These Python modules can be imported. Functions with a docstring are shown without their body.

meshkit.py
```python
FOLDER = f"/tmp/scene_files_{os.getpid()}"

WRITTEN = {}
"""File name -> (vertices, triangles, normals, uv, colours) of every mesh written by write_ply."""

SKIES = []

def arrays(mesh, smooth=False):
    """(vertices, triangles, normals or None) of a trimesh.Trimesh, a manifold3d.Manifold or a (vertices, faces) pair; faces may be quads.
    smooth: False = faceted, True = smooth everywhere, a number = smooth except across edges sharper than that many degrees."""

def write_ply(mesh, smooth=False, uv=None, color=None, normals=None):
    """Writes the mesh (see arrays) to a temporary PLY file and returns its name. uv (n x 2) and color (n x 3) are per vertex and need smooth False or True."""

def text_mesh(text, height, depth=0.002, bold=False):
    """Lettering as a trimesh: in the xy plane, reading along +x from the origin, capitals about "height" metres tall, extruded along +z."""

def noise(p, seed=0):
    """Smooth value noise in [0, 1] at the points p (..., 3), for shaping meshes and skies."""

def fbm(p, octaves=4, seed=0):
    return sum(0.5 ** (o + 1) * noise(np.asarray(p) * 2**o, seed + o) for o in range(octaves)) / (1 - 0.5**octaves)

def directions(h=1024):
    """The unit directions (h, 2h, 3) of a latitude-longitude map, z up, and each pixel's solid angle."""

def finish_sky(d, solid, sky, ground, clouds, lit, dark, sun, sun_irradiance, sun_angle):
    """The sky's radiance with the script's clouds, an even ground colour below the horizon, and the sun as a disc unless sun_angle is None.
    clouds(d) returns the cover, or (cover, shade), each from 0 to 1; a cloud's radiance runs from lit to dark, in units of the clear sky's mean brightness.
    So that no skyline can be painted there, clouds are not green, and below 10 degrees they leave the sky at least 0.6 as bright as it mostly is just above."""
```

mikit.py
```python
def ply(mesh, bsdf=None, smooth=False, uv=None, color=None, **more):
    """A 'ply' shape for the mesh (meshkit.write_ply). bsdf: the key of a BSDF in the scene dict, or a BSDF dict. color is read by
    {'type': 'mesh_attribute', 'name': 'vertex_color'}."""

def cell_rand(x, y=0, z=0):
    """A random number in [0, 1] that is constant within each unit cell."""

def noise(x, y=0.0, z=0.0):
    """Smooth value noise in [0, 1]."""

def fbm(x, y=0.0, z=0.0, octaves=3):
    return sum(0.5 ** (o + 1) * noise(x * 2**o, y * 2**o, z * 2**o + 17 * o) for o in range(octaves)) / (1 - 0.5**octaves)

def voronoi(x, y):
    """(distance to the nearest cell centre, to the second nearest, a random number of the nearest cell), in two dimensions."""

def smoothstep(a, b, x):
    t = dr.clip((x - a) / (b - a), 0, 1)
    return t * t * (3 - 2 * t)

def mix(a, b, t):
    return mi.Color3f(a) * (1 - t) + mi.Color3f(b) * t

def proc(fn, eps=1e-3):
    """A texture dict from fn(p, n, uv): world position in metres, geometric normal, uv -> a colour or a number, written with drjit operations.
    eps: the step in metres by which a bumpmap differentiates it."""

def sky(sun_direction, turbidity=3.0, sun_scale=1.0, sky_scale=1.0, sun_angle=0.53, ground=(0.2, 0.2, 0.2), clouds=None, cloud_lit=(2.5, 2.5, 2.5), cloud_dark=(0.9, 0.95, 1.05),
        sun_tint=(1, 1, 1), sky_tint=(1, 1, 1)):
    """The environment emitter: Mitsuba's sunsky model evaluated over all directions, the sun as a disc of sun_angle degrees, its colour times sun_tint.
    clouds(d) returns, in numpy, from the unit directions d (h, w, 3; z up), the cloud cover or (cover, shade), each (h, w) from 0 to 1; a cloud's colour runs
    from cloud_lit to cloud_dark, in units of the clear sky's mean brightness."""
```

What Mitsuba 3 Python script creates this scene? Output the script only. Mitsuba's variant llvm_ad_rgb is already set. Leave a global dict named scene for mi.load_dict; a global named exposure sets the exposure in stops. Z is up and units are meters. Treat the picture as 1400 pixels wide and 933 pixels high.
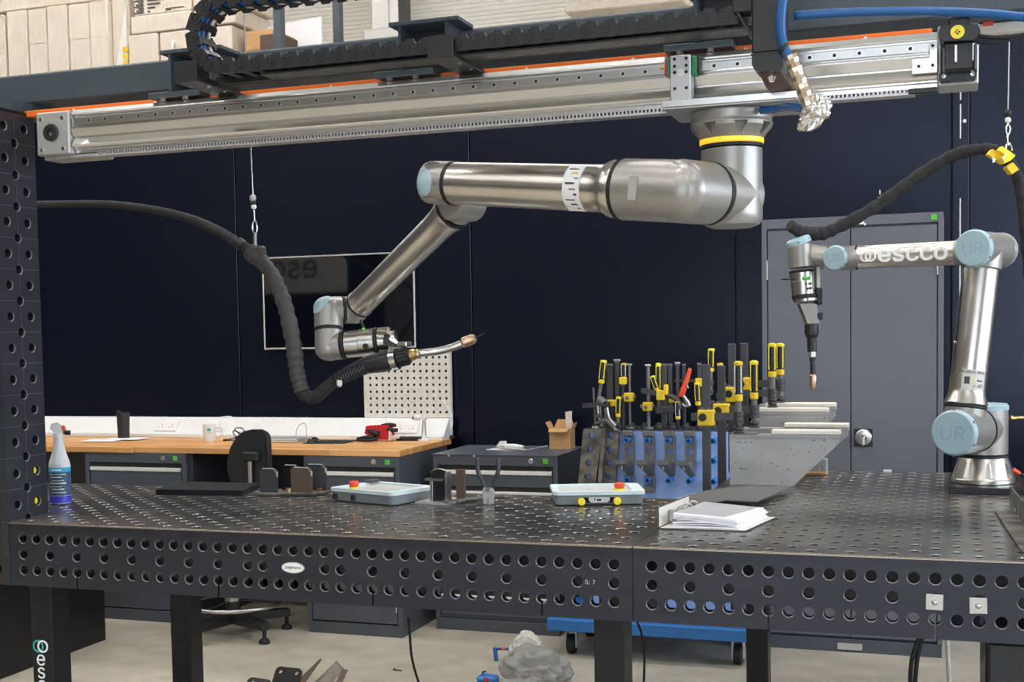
import math
import numpy as np
import trimesh
import manifold3d as m3
import drjit as dr
import mitsuba as mi
import mikit
import meshkit
from mikit import proc, noise, fbm, mix, smoothstep

# ---------------------------------------------------------------- camera, light, exposure
# Metres. X runs along the front edge of the left welding table, Y away from the viewer, Z up.
# Heights in this script are written from the table top; LIFT puts the floor at z = 0.
LIFT = 0.94
SX = mi.ScalarTransform4f
exposure = 1.3

EYE = np.array([2.7824, -3.4476, 0.5778])
YAW, PITCH, ROLL = -0.3591, 0.0588, 0.0193
fwd = np.array([math.sin(YAW) * math.cos(PITCH), math.cos(YAW) * math.cos(PITCH), -math.sin(PITCH)])
rgt = np.array([math.cos(YAW), -math.sin(YAW), 0.0])
dwn = np.cross(fwd, rgt)
up = math.sin(ROLL) * rgt - math.cos(ROLL) * dwn
eye_w = EYE + [0, 0, LIFT]

scene = {"type": "scene"}
labels = {}
scene["camera"] = {
    "type": "perspective", "fov_axis": "x", "fov": math.degrees(2 * math.atan(700 / 1830.73)),
    "near_clip": 0.05, "far_clip": 100.0,
    "principal_point_offset_x": 87.86 / 1400, "principal_point_offset_y": -93.87 / 933,
    "to_world": SX().look_at(origin=eye_w.tolist(), target=(eye_w + fwd).tolist(), up=up.tolist()),
}
LAMP = (1.0, 0.975, 0.94)
LAMP_POWER = 15.0
DAYLIGHT = (1.5, 1.75, 2.1)

# ---------------------------------------------------------------- helpers
def shifted(m):
    m = m.copy()
    m.vertices = np.asarray(m.vertices) + [0, 0, LIFT]
    return m

_count = {}
def fresh(base):
    n = _count.get(base, -1) + 1
    _count[base] = n
    return base if n == 0 else f"{base}_{n:03d}"

def say(k, label=None, cat=None, group=None, kind=None):
    d = {a: b for a, b in (("label", label), ("category", cat), ("group", group), ("kind", kind)) if b}
    if d:
        labels[k] = d

def thing(base, label, cat, group=None):
    """A thing made of parts: only the key that its parts' keys start with."""
    k = fresh(base)
    say(k, label, cat, group)
    return k

def add(base, mesh, mat, parent=None, smooth=False, label=None, cat=None, group=None, kind=None, uv=None):
    k = fresh((parent + "__" if parent else "") + base)
    if isinstance(mesh, (list, tuple)) and not isinstance(mesh[0], np.ndarray):
        mesh = trimesh.util.concatenate([as_tm(x) for x in mesh])
    scene[k] = mikit.ply(shifted(as_tm(mesh)), mat, smooth)
    say(k, label, cat, group, kind)
    return k

def put(base, shape, tf, parent=None, label=None, cat=None, group=None):
    """Another entry of a ply made once, under its own key and transform."""
    k = fresh((parent + "__" if parent else "") + base)
    scene[k] = {**shape, "to_world": tf}
    say(k, label, cat, group)
    return k

def as_tm(m):
    if hasattr(m, "to_mesh"):
        q = m.to_mesh()
        return trimesh.Trimesh(q.vert_properties[:, :3], q.tri_verts, process=False)
    return m

def A(*v):
    return np.array(v[0] if len(v) == 1 else v, float)

ACROSS, INTO, BELOW = A(0.9363, 0.3513, 0.0), A(-0.3513, 0.9363, 0.0), A(0, 0, -1.0)   # directions of the workshop aisle

def unit(v):
    v = A(v)
    return v / np.linalg.norm(v)

def cat(*ms):
    return trimesh.util.concatenate([as_tm(m) for m in ms])

def hull(pts):
    return trimesh.convex.convex_hull(np.asarray(pts, float))

def bx(x0, x1, y0, y1, z0, z1, c=0.0):
    lo, hi = np.minimum([x0, y0, z0], [x1, y1, z1]), np.maximum([x0, y0, z0], [x1, y1, z1])
    if c <= 0:
        m = trimesh.creation.box(hi - lo)
        m.apply_translation((lo + hi) / 2)
        return m
    c = min(c, 0.49 * (hi - lo).min())
    pts = []
    for sx in (0, 1):
        for sy in (0, 1):
            for sz in (0, 1):
                p = np.where([sx, sy, sz], hi, lo)
                d = np.where([sx, sy, sz], -1.0, 1.0) * c
                for k in range(3):
                    q = p + d
                    q[k] = p[k]
                    pts.append(q)
    return hull(pts)

def frame(p, x, z):
    """4x4 with local x along x, local z near z, origin p."""
    x = unit(x); y = unit(np.cross(z, x)); z = np.cross(x, y)
    M = np.eye(4); M[:3, 0], M[:3, 1], M[:3, 2], M[:3, 3] = x, y, z, p
    return M

def at(mesh, p, x=(1, 0, 0), z=(0, 0, 1)):
    m = as_tm(mesh).copy()
    m.apply_transform(frame(A(p), A(x), A(z)))
    return m

def basis(d):
    d = unit(d)
    a = np.cross(d, [0, 0, 1.0] if abs(d[2]) < 0.95 else [0, 1.0, 0])
    a = unit(a)
    return d, a, np.cross(d, a)

def rev(p, d, prof, n=32, caps=True):
    """Surface of revolution: prof is a list of (radius, distance along d from p)."""
    d, a, b = basis(d)
    p = A(p)
    th = np.arange(n) * 2 * math.pi / n
    ring = np.cos(th)[:, None] * a + np.sin(th)[:, None] * b
    V, F = [], []
    for r, t in prof:
        V.append(p + d * t + ring * r)
    V = np.vstack(V)
    for k in range(len(prof) - 1):
        i = np.arange(n); j = (i + 1) % n
        F += [np.stack([k * n + i, k * n + j, (k + 1) * n + j], 1), np.stack([k * n + i, (k + 1) * n + j, (k + 1) * n + i], 1)]
    if caps:
        c0, c1 = len(V), len(V) + 1
        V = np.vstack([V, p + d * prof[0][1], p + d * prof[-1][1]])
        i = np.arange(n); j = (i + 1) % n
        F += [np.stack([np.full(n, c0), j, i], 1)]
        L = (len(prof) - 1) * n
        F += [np.stack([np.full(n, c1), L + i, L + j], 1)]
    m = trimesh.Trimesh(V, np.vstack(F), process=False)
    if m.volume < 0:
        m.invert()
    return m

def cyl(p0, p1, r, r1=None, n=20, c=0.0):
    p0, p1 = A(p0), A(p1)
    L = np.linalg.norm(p1 - p0)
    r1 = r if r1 is None else r1
    if c > 0:
        return rev(p0, p1 - p0, [(r - c, 0), (r, c), (r1, L - c), (r1 - c, L)], n)
    return rev(p0, p1 - p0, [(r, 0), (r1, L)], n)

def dome(p, d, r, L, e=0.03, n=40, e0=0.0):
    """Cylinder of radius r from p along d, its far end rounded over e, its near end over e0."""
    q = [(r * math.cos(t), L - e + e * math.sin(t)) for t in np.linspace(0, math.pi / 2 * 0.97, 7)]
    s = [(r * math.cos(t), e0 - e0 * math.sin(t)) for t in np.linspace(math.pi / 2 * 0.97, 0, 7)] if e0 > 0 else [(r, 0)]
    return rev(p, d, s + q, n)

def spline(pts, k=8):
    P = np.asarray(pts, float)
    if len(P) < 3:
        return P
    Q = np.vstack([2 * P[0] - P[1], P, 2 * P[-1] - P[-2]])
    out = []
    for i in range(1, len(Q) - 2):
        t = np.linspace(0, 1, k, endpoint=False)[:, None]
        a, b, c, d = Q[i - 1], Q[i], Q[i + 1], Q[i + 2]
        out.append(0.5 * (2 * b + (c - a) * t + (2 * a - 5 * b + 4 * c - d) * t**2 + (3 * b - a - 3 * c + d) * t**3))
    return np.vstack(out + [P[-1:]])

def tube(pts, r, n=10, k=8, wob=None):
    """Swept round tube through pts (smoothed); r a number or one per control point; wob(i, n) scales each ring."""
    P = np.asarray(pts, float)
    S = spline(P, k) if k > 1 else P
    R = np.full(len(S), float(r)) if np.ndim(r) == 0 else np.interp(np.linspace(0, len(P) - 1, len(S)), np.arange(len(P)), r)
    if wob is not None:
        R = R * wob(np.arange(len(S)))
    t = np.gradient(S, axis=0)
    t /= np.linalg.norm(t, axis=1, keepdims=True)
    a = basis(t[0])[1]
    V = []
    th = np.arange(n) * 2 * math.pi / n
    for i in range(len(S)):
        a = unit(a - t[i] * (a @ t[i]))
        b = np.cross(t[i], a)
        V.append(S[i] + R[i] * (np.cos(th)[:, None] * a + np.sin(th)[:, None] * b))
    N = len(S)
    V = np.vstack(V + [S[:1], S[-1:]])
    F = []
    i = np.arange(n); j = (i + 1) % n
    for k_ in range(N - 1):
        F += [np.stack([k_ * n + i, k_ * n + j, (k_ + 1) * n + j], 1), np.stack([k_ * n + i, (k_ + 1) * n + j, (k_ + 1) * n + i], 1)]
    F += [np.stack([np.full(n, N * n), j, i], 1), np.stack([np.full(n, N * n + 1), (N - 1) * n + i, (N - 1) * n + j], 1)]
    return trimesh.Trimesh(V, np.vstack(F), process=False)

def prism(poly, axis, a0, a1, holes=()):
    """Polygon (2-D points) extruded: axis 'y' takes points (x, z), 'x' takes (y, z), 'z' takes (x, y)."""
    from shapely.geometry import Polygon
    g = Polygon(poly, holes)
    m = trimesh.creation.extrude_polygon(g, abs(a1 - a0), engine="earcut")
    v = np.array(m.vertices)
    lo = min(a0, a1)
    if axis == "z":
        v = np.c_[v[:, 0], v[:, 1], v[:, 2] + lo]
    elif axis == "y":
        v = np.c_[v[:, 0], v[:, 2] + lo, v[:, 1]]
    else:
        v = np.c_[v[:, 2] + lo, v[:, 0], v[:, 1]]
    m = trimesh.Trimesh(v, m.faces, process=False)
    if m.volume < 0:
        m.invert()
    return m

def circ(cx, cy, r, n=20):
    t = np.arange(n) * 2 * math.pi / n
    return np.c_[cx + r * np.cos(t), cy + r * np.sin(t)]

def rrect(x0, x1, y0, y1, r, n=5):
    out = []
    for cx, cy, s in ((x1 - r, y1 - r, 0), (x0 + r, y1 - r, 1), (x0 + r, y0 + r, 2), (x1 - r, y0 + r, 3)):
        for t in np.linspace(s * math.pi / 2, (s + 1) * math.pi / 2, n):
            out.append((cx + r * math.cos(t), cy + r * math.sin(t)))
    return out

def ringmesh(r0, r1, h, n=28):
    """Flat ring in the xy plane, from z = 0 to h."""
    return prism(circ(0, 0, r1, n), "z", 0, h, [circ(0, 0, r0, n)])

def text_at(s, height, p, x, z, depth=0.0012, center=True):
    """Lettering on a surface through p with reading direction x and outward normal z."""
    m = meshkit.text_mesh(s, height, depth)
    if center:
        b = m.bounds
        m.apply_translation([-(b[0][0] + b[1][0]) / 2, -(b[0][1] + b[1][1]) / 2, 0])
    return at(m, p, x, z)

def cube_m(x0, x1, y0, y1, z0, z1):
    return m3.Manifold.cube((x1 - x0, y1 - y0, z1 - z0)).translate((x0, y0, z0))

def drill(plate, holes, axis, top, depth, r, ch, n=20):
    """Round holes with a chamfered rim: holes are points on the face at coordinate top along axis; sign of depth is the drilling direction."""
    s = 1 if depth > 0 else -1
    L = abs(depth)
    tool = m3.Manifold.cylinder(L + 0.004, r, r, n).translate((0, 0, -0.002)) + m3.Manifold.cylinder(ch, r + ch, r, n) + m3.Manifold.cylinder(0.002, r + ch, r + ch, n).translate((0, 0, -0.002))
    if axis == "y":
        tool = tool.rotate((-90 * s, 0, 0))
    elif axis == "x":
        tool = tool.rotate((0, 90 * s, 0))
    elif s < 0:
        tool = tool.rotate((180, 0, 0))
    cuts = []
    for h in holes:
        p = {"y": (h[0], top, h[1]), "x": (top, h[0], h[1]), "z": (h[0], h[1], top)}[axis]
        cuts.append(tool.translate(p))
    return m3.Manifold.batch_boolean([plate] + cuts, m3.OpType.Subtract)

def solid(m):
    """A closed mesh as a manifold."""
    m = as_tm(m)
    t = trimesh.Trimesh(np.array(m.vertices), np.array(m.faces), process=True)
    q = m3.Manifold(m3.Mesh(np.asarray(t.vertices, np.float32), np.asarray(t.faces, np.uint32)))
    if q.is_empty():
        raise ValueError("not a closed mesh: " + str(q.status()))
    return q

# ---------------------------------------------------------------- materials
def pr(name, color, rough=0.5, metal=0.0, **more):
    c = color if isinstance(color, dict) else {"type": "rgb", "value": list(color)}
    r = rough if isinstance(rough, dict) else float(rough)
    scene[name] = {"type": "twosided", "bsdf": {"type": "principled", "base_color": c, "roughness": r, "metallic": float(metal), **more}}
    return name

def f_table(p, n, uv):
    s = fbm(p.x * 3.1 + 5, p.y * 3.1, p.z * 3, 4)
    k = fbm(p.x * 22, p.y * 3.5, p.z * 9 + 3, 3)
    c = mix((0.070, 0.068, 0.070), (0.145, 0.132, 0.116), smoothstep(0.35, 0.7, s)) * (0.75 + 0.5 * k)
    rim = smoothstep(0.15, 0.3, dr.abs(n.z)) * (1 - smoothstep(0.90, 0.97, dr.abs(n.z)))  # bare hole chamfers, their glint also painted into the colour
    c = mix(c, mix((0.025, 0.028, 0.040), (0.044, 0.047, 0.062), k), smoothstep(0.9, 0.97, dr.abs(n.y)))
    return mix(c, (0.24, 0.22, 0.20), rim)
def f_table_rough(p, n, uv):
    return 0.15 + 0.17 * fbm(p.x * 5, p.y * 5 + 3, p.z * 5, 3)
def f_floor(p, n, uv):
    s = fbm(p.x * 0.9, p.y * 0.9, 2.0, 4)
    k = fbm(p.x * 9, p.y * 9, 5.0, 3)
    c = mix((0.355, 0.320, 0.255), (0.455, 0.417, 0.342), s)
    return c * (0.86 + 0.28 * k)
def f_wood(p, n, uv):
    lam = mikit.cell_rand(mi.Float(0.0), dr.floor(p.y / 0.042), dr.floor(p.z / 0.5))
    stave = mikit.cell_rand(dr.floor(p.x / 0.62 + lam * 7), dr.floor(p.y / 0.042), 3.0)
    g = fbm(p.x * 5, p.y * 130, p.z * 60, 3)
    c = mix((0.58, 0.275, 0.085), (0.76, 0.41, 0.165), stave)
    return c * (0.78 + 0.42 * g)
def f_card(p, n, uv):
    k = fbm(p.x * 3, p.y * 3, p.z * 3, 3)
    g = noise(p.x * 55, p.y * 55, p.z * 8)
    return mix((0.54, 0.46, 0.37), (0.66, 0.58, 0.48), k) * (0.95 + 0.1 * g)
def f_brackets(p, n, uv):
    k = fbm(p.x * 11, p.y * 11, p.z * 11, 4)
    d = noise(p.x * 95, p.y * 95, p.z * 95)
    c = mix((0.33, 0.325, 0.31), (0.47, 0.465, 0.45), k)
    return c * (1 - 0.55 * smoothstep(0.80, 0.95, d))
def f_blue(p, n, uv):
    k = fbm(p.x * 17, p.y * 17, p.z * 17, 4)
    return mix((0.20, 0.34, 0.72), (0.36, 0.52, 0.88), k)
def f_worn(p, n, uv):
    k = fbm(p.x * 21, p.y * 21, p.z * 21, 4)
    return mix((0.10, 0.093, 0.088), (0.28, 0.25, 0.215), smoothstep(0.3, 0.75, k))
def f_fabric(p, n, uv):
    k = fbm(p.x * 70, p.y * 70, p.z * 70, 3)
    return mix((0.008, 0.008, 0.010), (0.034, 0.033, 0.034), k)
def f_tubemetal(p, n, uv):
    k = fbm(p.x * 14, p.y * 14, p.z * 14, 3)
    return mix((0.70, 0.66, 0.605), (0.82, 0.78, 0.725), k)

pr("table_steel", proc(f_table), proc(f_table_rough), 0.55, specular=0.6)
pr("black_steel", (0.012, 0.012, 0.015), 0.36, 0.3)
pr("dark_paint", (0.020, 0.021, 0.025), 0.4)
pr("concrete", proc(f_floor), 0.55)
pr("navy_panel", (0.0022, 0.0042, 0.0115), 0.27, 0.0, specular=0.36, spec_tint=0.15)
pr("wood", proc(f_wood), 0.42)
pr("white_paint", (0.80, 0.79, 0.77), 0.45)
pr("white_plastic", (0.78, 0.78, 0.77), 0.32)
pr("ceiling_white", (0.66, 0.64, 0.60), 0.8)
pr("hall_dark", (0.07, 0.07, 0.08), 0.7)
pr("hall_mid", (0.26, 0.25, 0.24), 0.7)
pr("hall_wall", (0.60, 0.57, 0.52), 0.7)
pr("cabinet_grey", (0.074, 0.085, 0.102), 0.40, 0.0)
pr("cabinet_dark", (0.030, 0.034, 0.042), 0.42, 0.0)
pr("cupboard_grey", (0.130, 0.138, 0.162), 0.45, 0.0)
pr("aluminium", (0.76, 0.75, 0.73), 0.22, 0.92)
pr("aluminium_dull", (0.58, 0.57, 0.555), 0.42, 0.75)
pr("groove_dark", (0.05, 0.05, 0.05), 0.6)
pr("beam_slate", (0.050, 0.068, 0.082), 0.42)
pr("orange", (0.85, 0.17, 0.02), 0.5)
pr("chain_black", (0.014, 0.0138, 0.015), 0.42)
pr("black_plastic", (0.016, 0.016, 0.018), 0.38)
pr("rubber", (0.012, 0.012, 0.013), 0.6)
pr("stainless", proc(f_tubemetal), 0.26, 1.0)
pr("robot_grey", (0.36, 0.345, 0.32), 0.36, 0.55)
pr("robot_blue_deep", (0.30, 0.445, 0.495), 0.42)
pr("robot_blue", (0.36, 0.51, 0.56), 0.42)
pr("chrome", (0.80, 0.79, 0.77), 0.10, 1.0)
pr("nickel", (0.62, 0.61, 0.58), 0.24, 1.0)
pr("brass", (0.72, 0.50, 0.22), 0.28, 1.0)
pr("copper", (0.78, 0.52, 0.36), 0.3, 1.0)
pr("yellow", (0.85, 0.58, 0.02), 0.42)
pr("yellow_bright", (0.90, 0.72, 0.03), 0.4)
pr("amber_light", (0.95, 0.55, 0.05), 0.35)
pr("red", (0.62, 0.03, 0.025), 0.42)
pr("red_bright", (0.80, 0.09, 0.04), 0.4)
pr("blue_cable", (0.010, 0.085, 0.26), 0.35)
pr("blue_metal", proc(f_blue), 0.5)
pr("blue_plain", (0.03, 0.16, 0.45), 0.45)
pr("hanger_dark", (0.165, 0.16, 0.155), 0.42, 0.3)
pr("clamp_bar", (0.075, 0.075, 0.08), 0.42, 0.5)
pr("worn_steel", proc(f_worn), 0.38, 0.6)
pr("bracket_cast", proc(f_brackets), 0.5, 0.25)
pr("bracket_edge", (0.84, 0.78, 0.68), 0.4, 0.15)
pr("cardboard", proc(f_card), 0.8)
pr("cardboard_brown", (0.52, 0.30, 0.13), 0.75)
pr("fabric_black", proc(f_fabric), 0.85)
pr("sleeve_grey", (0.052, 0.049, 0.047), 0.6)
pr("paper", (0.82, 0.82, 0.84), 0.7)
pr("page_grey", (0.42, 0.43, 0.46), 0.35)
pr("binder_cover", (0.085, 0.085, 0.085), 0.5)
pr("pendant_shell", (0.58, 0.68, 0.69), 0.42)
pr("handle_lit", (0.90, 0.89, 0.87), 0.35, 0.3)  # whitened: bench light on the strip handles painted into the colour
pr("pendant_grey", (0.185, 0.21, 0.215), 0.45)
pr("pendant_screen", (0.50, 0.50, 0.47), 0.3)
pr("cream_metal", (0.66, 0.64, 0.58), 0.45)
pr("screen_glass", (0.003, 0.004, 0.007), 0.012, 0.0, specular=0.85)
pr("frame_silver", (0.66, 0.64, 0.60), 0.3, 0.5)
pr("ribbed_white", (0.80, 0.77, 0.70), 0.6)
pr("green_tag", (0.10, 0.50, 0.06), 0.4)
pr("teal", (0.02, 0.42, 0.33), 0.45)
pr("white_mark", (0.85, 0.85, 0.86), 0.5)
pr("letter_white", (0.94, 0.94, 0.95), 0.6)
pr("ink", (0.02, 0.02, 0.02), 0.6)
pr("bottle_white", (0.70, 0.71, 0.72), 0.35, 0.0)
pr("liquid_blue", (0.05, 0.05, 0.48), 0.3)
pr("label_navy", (0.045, 0.085, 0.15), 0.5)
pr("label_cyan", (0.03, 0.36, 0.62), 0.5)
pr("glove_red", (0.55, 0.02, 0.03), 0.8)
pr("foil", (0.80, 0.78, 0.74), 0.16, 1.0)
pr("foil_tan", (0.62, 0.50, 0.36), 0.25, 0.9)
pr("rust", (0.115, 0.075, 0.058), 0.6, 0.3)
pr("green_paint", (0.03, 0.25, 0.10), 0.45)
pr("tape_yellow", (0.75, 0.48, 0.03), 0.5)
pr("label_silver", (0.55, 0.53, 0.50), 0.35, 0.4)
scene["bag_film"] = {"type": "principled", "base_color": {"type": "rgb", "value": [0.62, 0.62, 0.60]}, "roughness": 0.22, "spec_trans": 0.55, "eta": 1.2}

# ---------------------------------------------------------------- the hall
FL = -LIFT
HX0, HX1, HY0, HY1, HZ = -9.0, 9.5, -9.5, 8.4, 5.4
add("floor", bx(HX0, HX1, HY0, HY1, FL - 0.1, FL), "concrete", kind="structure", label="beige polished concrete floor")
add("ceiling", bx(HX0, HX1, HY0, HY1, HZ, HZ + 0.1), "ceiling_white", kind="structure")
add("wall_left", bx(HX0 - 0.1, HX0, HY0, HY1, FL, HZ), "hall_dark", kind="structure")
add("wall_right", bx(HX1, HX1 + 0.1, HY0, HY1, FL, HZ), "hall_wall", kind="structure")
add("wall_front", bx(HX0, HX1, HY0 - 0.1, HY0, FL, HZ), "hall_mid", kind="structure")
wp = add("added_partition", bx(HX0, -4.3, -6.35, -6.25, FL, 3.0), "navy_panel", kind="structure", label="added dark partition that keeps the wall screen reflection dark")  # unseen partition added to darken what the wall screen mirrors
# daylight: glazing in the right wall and an added one behind the viewer
def glazing(name, x0, x1, y0, y1, z0, z1, axis, n, level=1.0):
    w = thing(name, None, None)
    labels[w] = {"kind": "structure", "label": "tall mullioned panes glowing in a daylight colour"}
    L = (y1 - y0 if axis == "x" else x1 - x0) / n
    for i in range(n):
        if axis == "x":
            q, f = bx(x0, x1, y0 + i * L + 0.04, y0 + (i + 1) * L - 0.04, z0, z1), bx(x0 - 0.03, x1, y0 + i * L - 0.035, y0 + i * L + 0.035, z0, z1)
        else:
            q, f = bx(x0 + i * L + 0.04, x0 + (i + 1) * L - 0.04, y0, y1, z0, z1), bx(x0 + i * L - 0.035, x0 + i * L + 0.035, y0, y1 + 0.03, z0, z1)
        k = fresh(w + "__pane")
        scene[k] = mikit.ply(shifted(q), "white_paint", emitter={"type": "area", "radiance": {"type": "rgb", "value": [c * level for c in DAYLIGHT]}})
        add("mullion", f, "cabinet_grey", w)
glazing("window_1", HX1 - 0.05, HX1 - 0.01, -4.5, 3.0, 0.3, 3.2, "x", 3, 1.3)
glazing("added_window_2", 0.8, 6.2, HY0 + 0.01, HY0 + 0.05, -0.6, 2.9, "y", 3, 0.6)  # unseen glowing panes added to brighten the right of the navy panels
# far wall of the hall: white ribbed sheeting
far = thing("wall_rear", None, None)
labels["wall_rear"] = {"kind": "structure", "label": "white ribbed sheet wall at the back of the hall"}
add("backing", bx(HX0, HX1, HY1, HY1 + 0.1, FL, HZ), "ribbed_white", far)

# lamps of the hall: long ceiling battens, all outside the frame
bat_body = mikit.ply(bx(-0.9, 0.9, -0.13, 0.13, 0.0, 0.07, 0.01), "white_paint")
def lamp(x, y, z=HZ - 0.35, power=1.0):
    k = thing("ceiling_light", "long white batten lamp hung under the hall ceiling", "ceiling light", "ceiling battens")
    tf = SX().translate([x, y, z + LIFT])
    put("housing", bat_body, tf, k)
    scene[k + "__diffuser"] = mikit.ply(shifted(at(bx(-0.86, 0.86, -0.10, 0.10, -0.012, -0.002), (x, y, z))), "white_paint",
        emitter={"type": "area", "radiance": {"type": "rgb", "value": [LAMP_POWER * power * c for c in LAMP]}})
for y in (-6.5, -3.6, -0.7, 2.1):
    for x in (-5.5, -2.2, 1.1, 4.4):
        lamp(x, y)
for x in (-5.6, -3.0, -0.4, 2.2, 4.8):
    lamp(x, 4.9, 4.6, 1.3)

# ---------------------------------------------------------------- partition of dark panels behind the benches
part = thing("wall_back", None, None)
labels["wall_back"] = {"kind": "structure", "label": "dark navy panelled partition behind the benches"}
WY = 3.42
add("core", bx(-5.4, 5.6, WY + 0.022, WY + 0.10, FL, 2.03), "dark_paint", part)
seams = [-5.39, -3.93, -2.513, -1.078, 0.357, 1.771, 2.79]
for a, b in zip(seams[:-1], seams[1:]):
    add("panel", bx(a + 0.003, b - 0.003, WY, WY + 0.02, FL, 2.03, 0.002), "navy_panel", part)
for a, b in ((2.868, 4.2), (4.2, 5.59)):
    add("panel", bx(a + 0.003, b - 0.003, WY, WY + 0.02, FL, 2.03, 0.002), "navy_panel", part)
post = add("post", bx(2.792, 2.866, WY - 0.02, WY + 0.02, FL, 2.03, 0.003), "navy_panel", part, label="dark upright post with pale strips painted for light through gaps")
for z0, z1 in ((1.62, 1.80), (1.44, 1.60), (0.62, 1.16)):
    add("gap_glow", bx(2.825, 2.831, WY - 0.022, WY - 0.018, z0, z1), "frame_silver", post)  # pale strips stand in for the bright hall seen through gaps
add("bolt", cyl((2.846, WY - 0.026, 1.52), (2.846, WY - 0.018, 1.52), 0.008), "aluminium", post)

# ---------------------------------------------------------------- stored goods seen over the partition
RY = 6.2
rack = thing("pallet_rack", "dark green steel storage rack behind the partition holding cartons", "rack")
SH = 2.62
add("shelf", bx(-6.2, -1.9, RY - 0.25, RY + 0.9, SH - 0.07, SH), "beam_slate", rack)
for x in (-6.1, -2.08):
    add("upright", bx(x - 0.03, x + 0.03, RY - 0.28, RY - 0.20, FL, 3.9), "beam_slate", rack)
    add("upright", bx(x - 0.03, x + 0.03, RY + 0.80, RY + 0.88, FL, 3.9), "beam_slate", rack)

def carton(x0, x1, y0, y1, z0, z1, label, mat="cardboard", flap=True, group=None):
    k = thing("carton", label, "cardboard box", group)
    add("shell", bx(x0, x1, y0, y1, z0, z1, 0.008), mat, k)
    if flap:
        zc = z0 + 0.62 * (z1 - z0)
        add("flap_edge", bx(x0 + 0.006, x1 - 0.006, y0 - 0.004, y0 + 0.002, zc, z1 - 0.01), mat, k)
    return k

nth = ("first", "second", "third", "fourth", "fifth")
xs = [-4.83, -4.615, -4.41, -4.205, -3.985, -3.80]
for i in range(5):
    dy = (0.0, 0.012, -0.008, 0.015, 0.0)[i]
    carton(xs[i] + 0.004, xs[i + 1] - 0.004, RY + dy, RY + 0.62, SH, 3.39, f"tall upright carton over the beam, {nth[i]} from the left of the five in a row", flap=i in (1, 3))
carton(-5.4, -4.845, RY - 0.01, RY + 0.6, SH, 3.37, "carton cut by the left edge of the frame, left of the tall upright ones")
carton(-5.0, -3.82, RY + 0.02, RY + 0.6, 3.40, 3.62, "long flat carton lying across the tall upright cartons", flap=False)
w = carton(-3.795, -3.625, RY + 0.05, RY + 0.62, SH, 3.40, "pale carton turned side-on between the tall cartons and the flat stack", flap=False)
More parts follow.
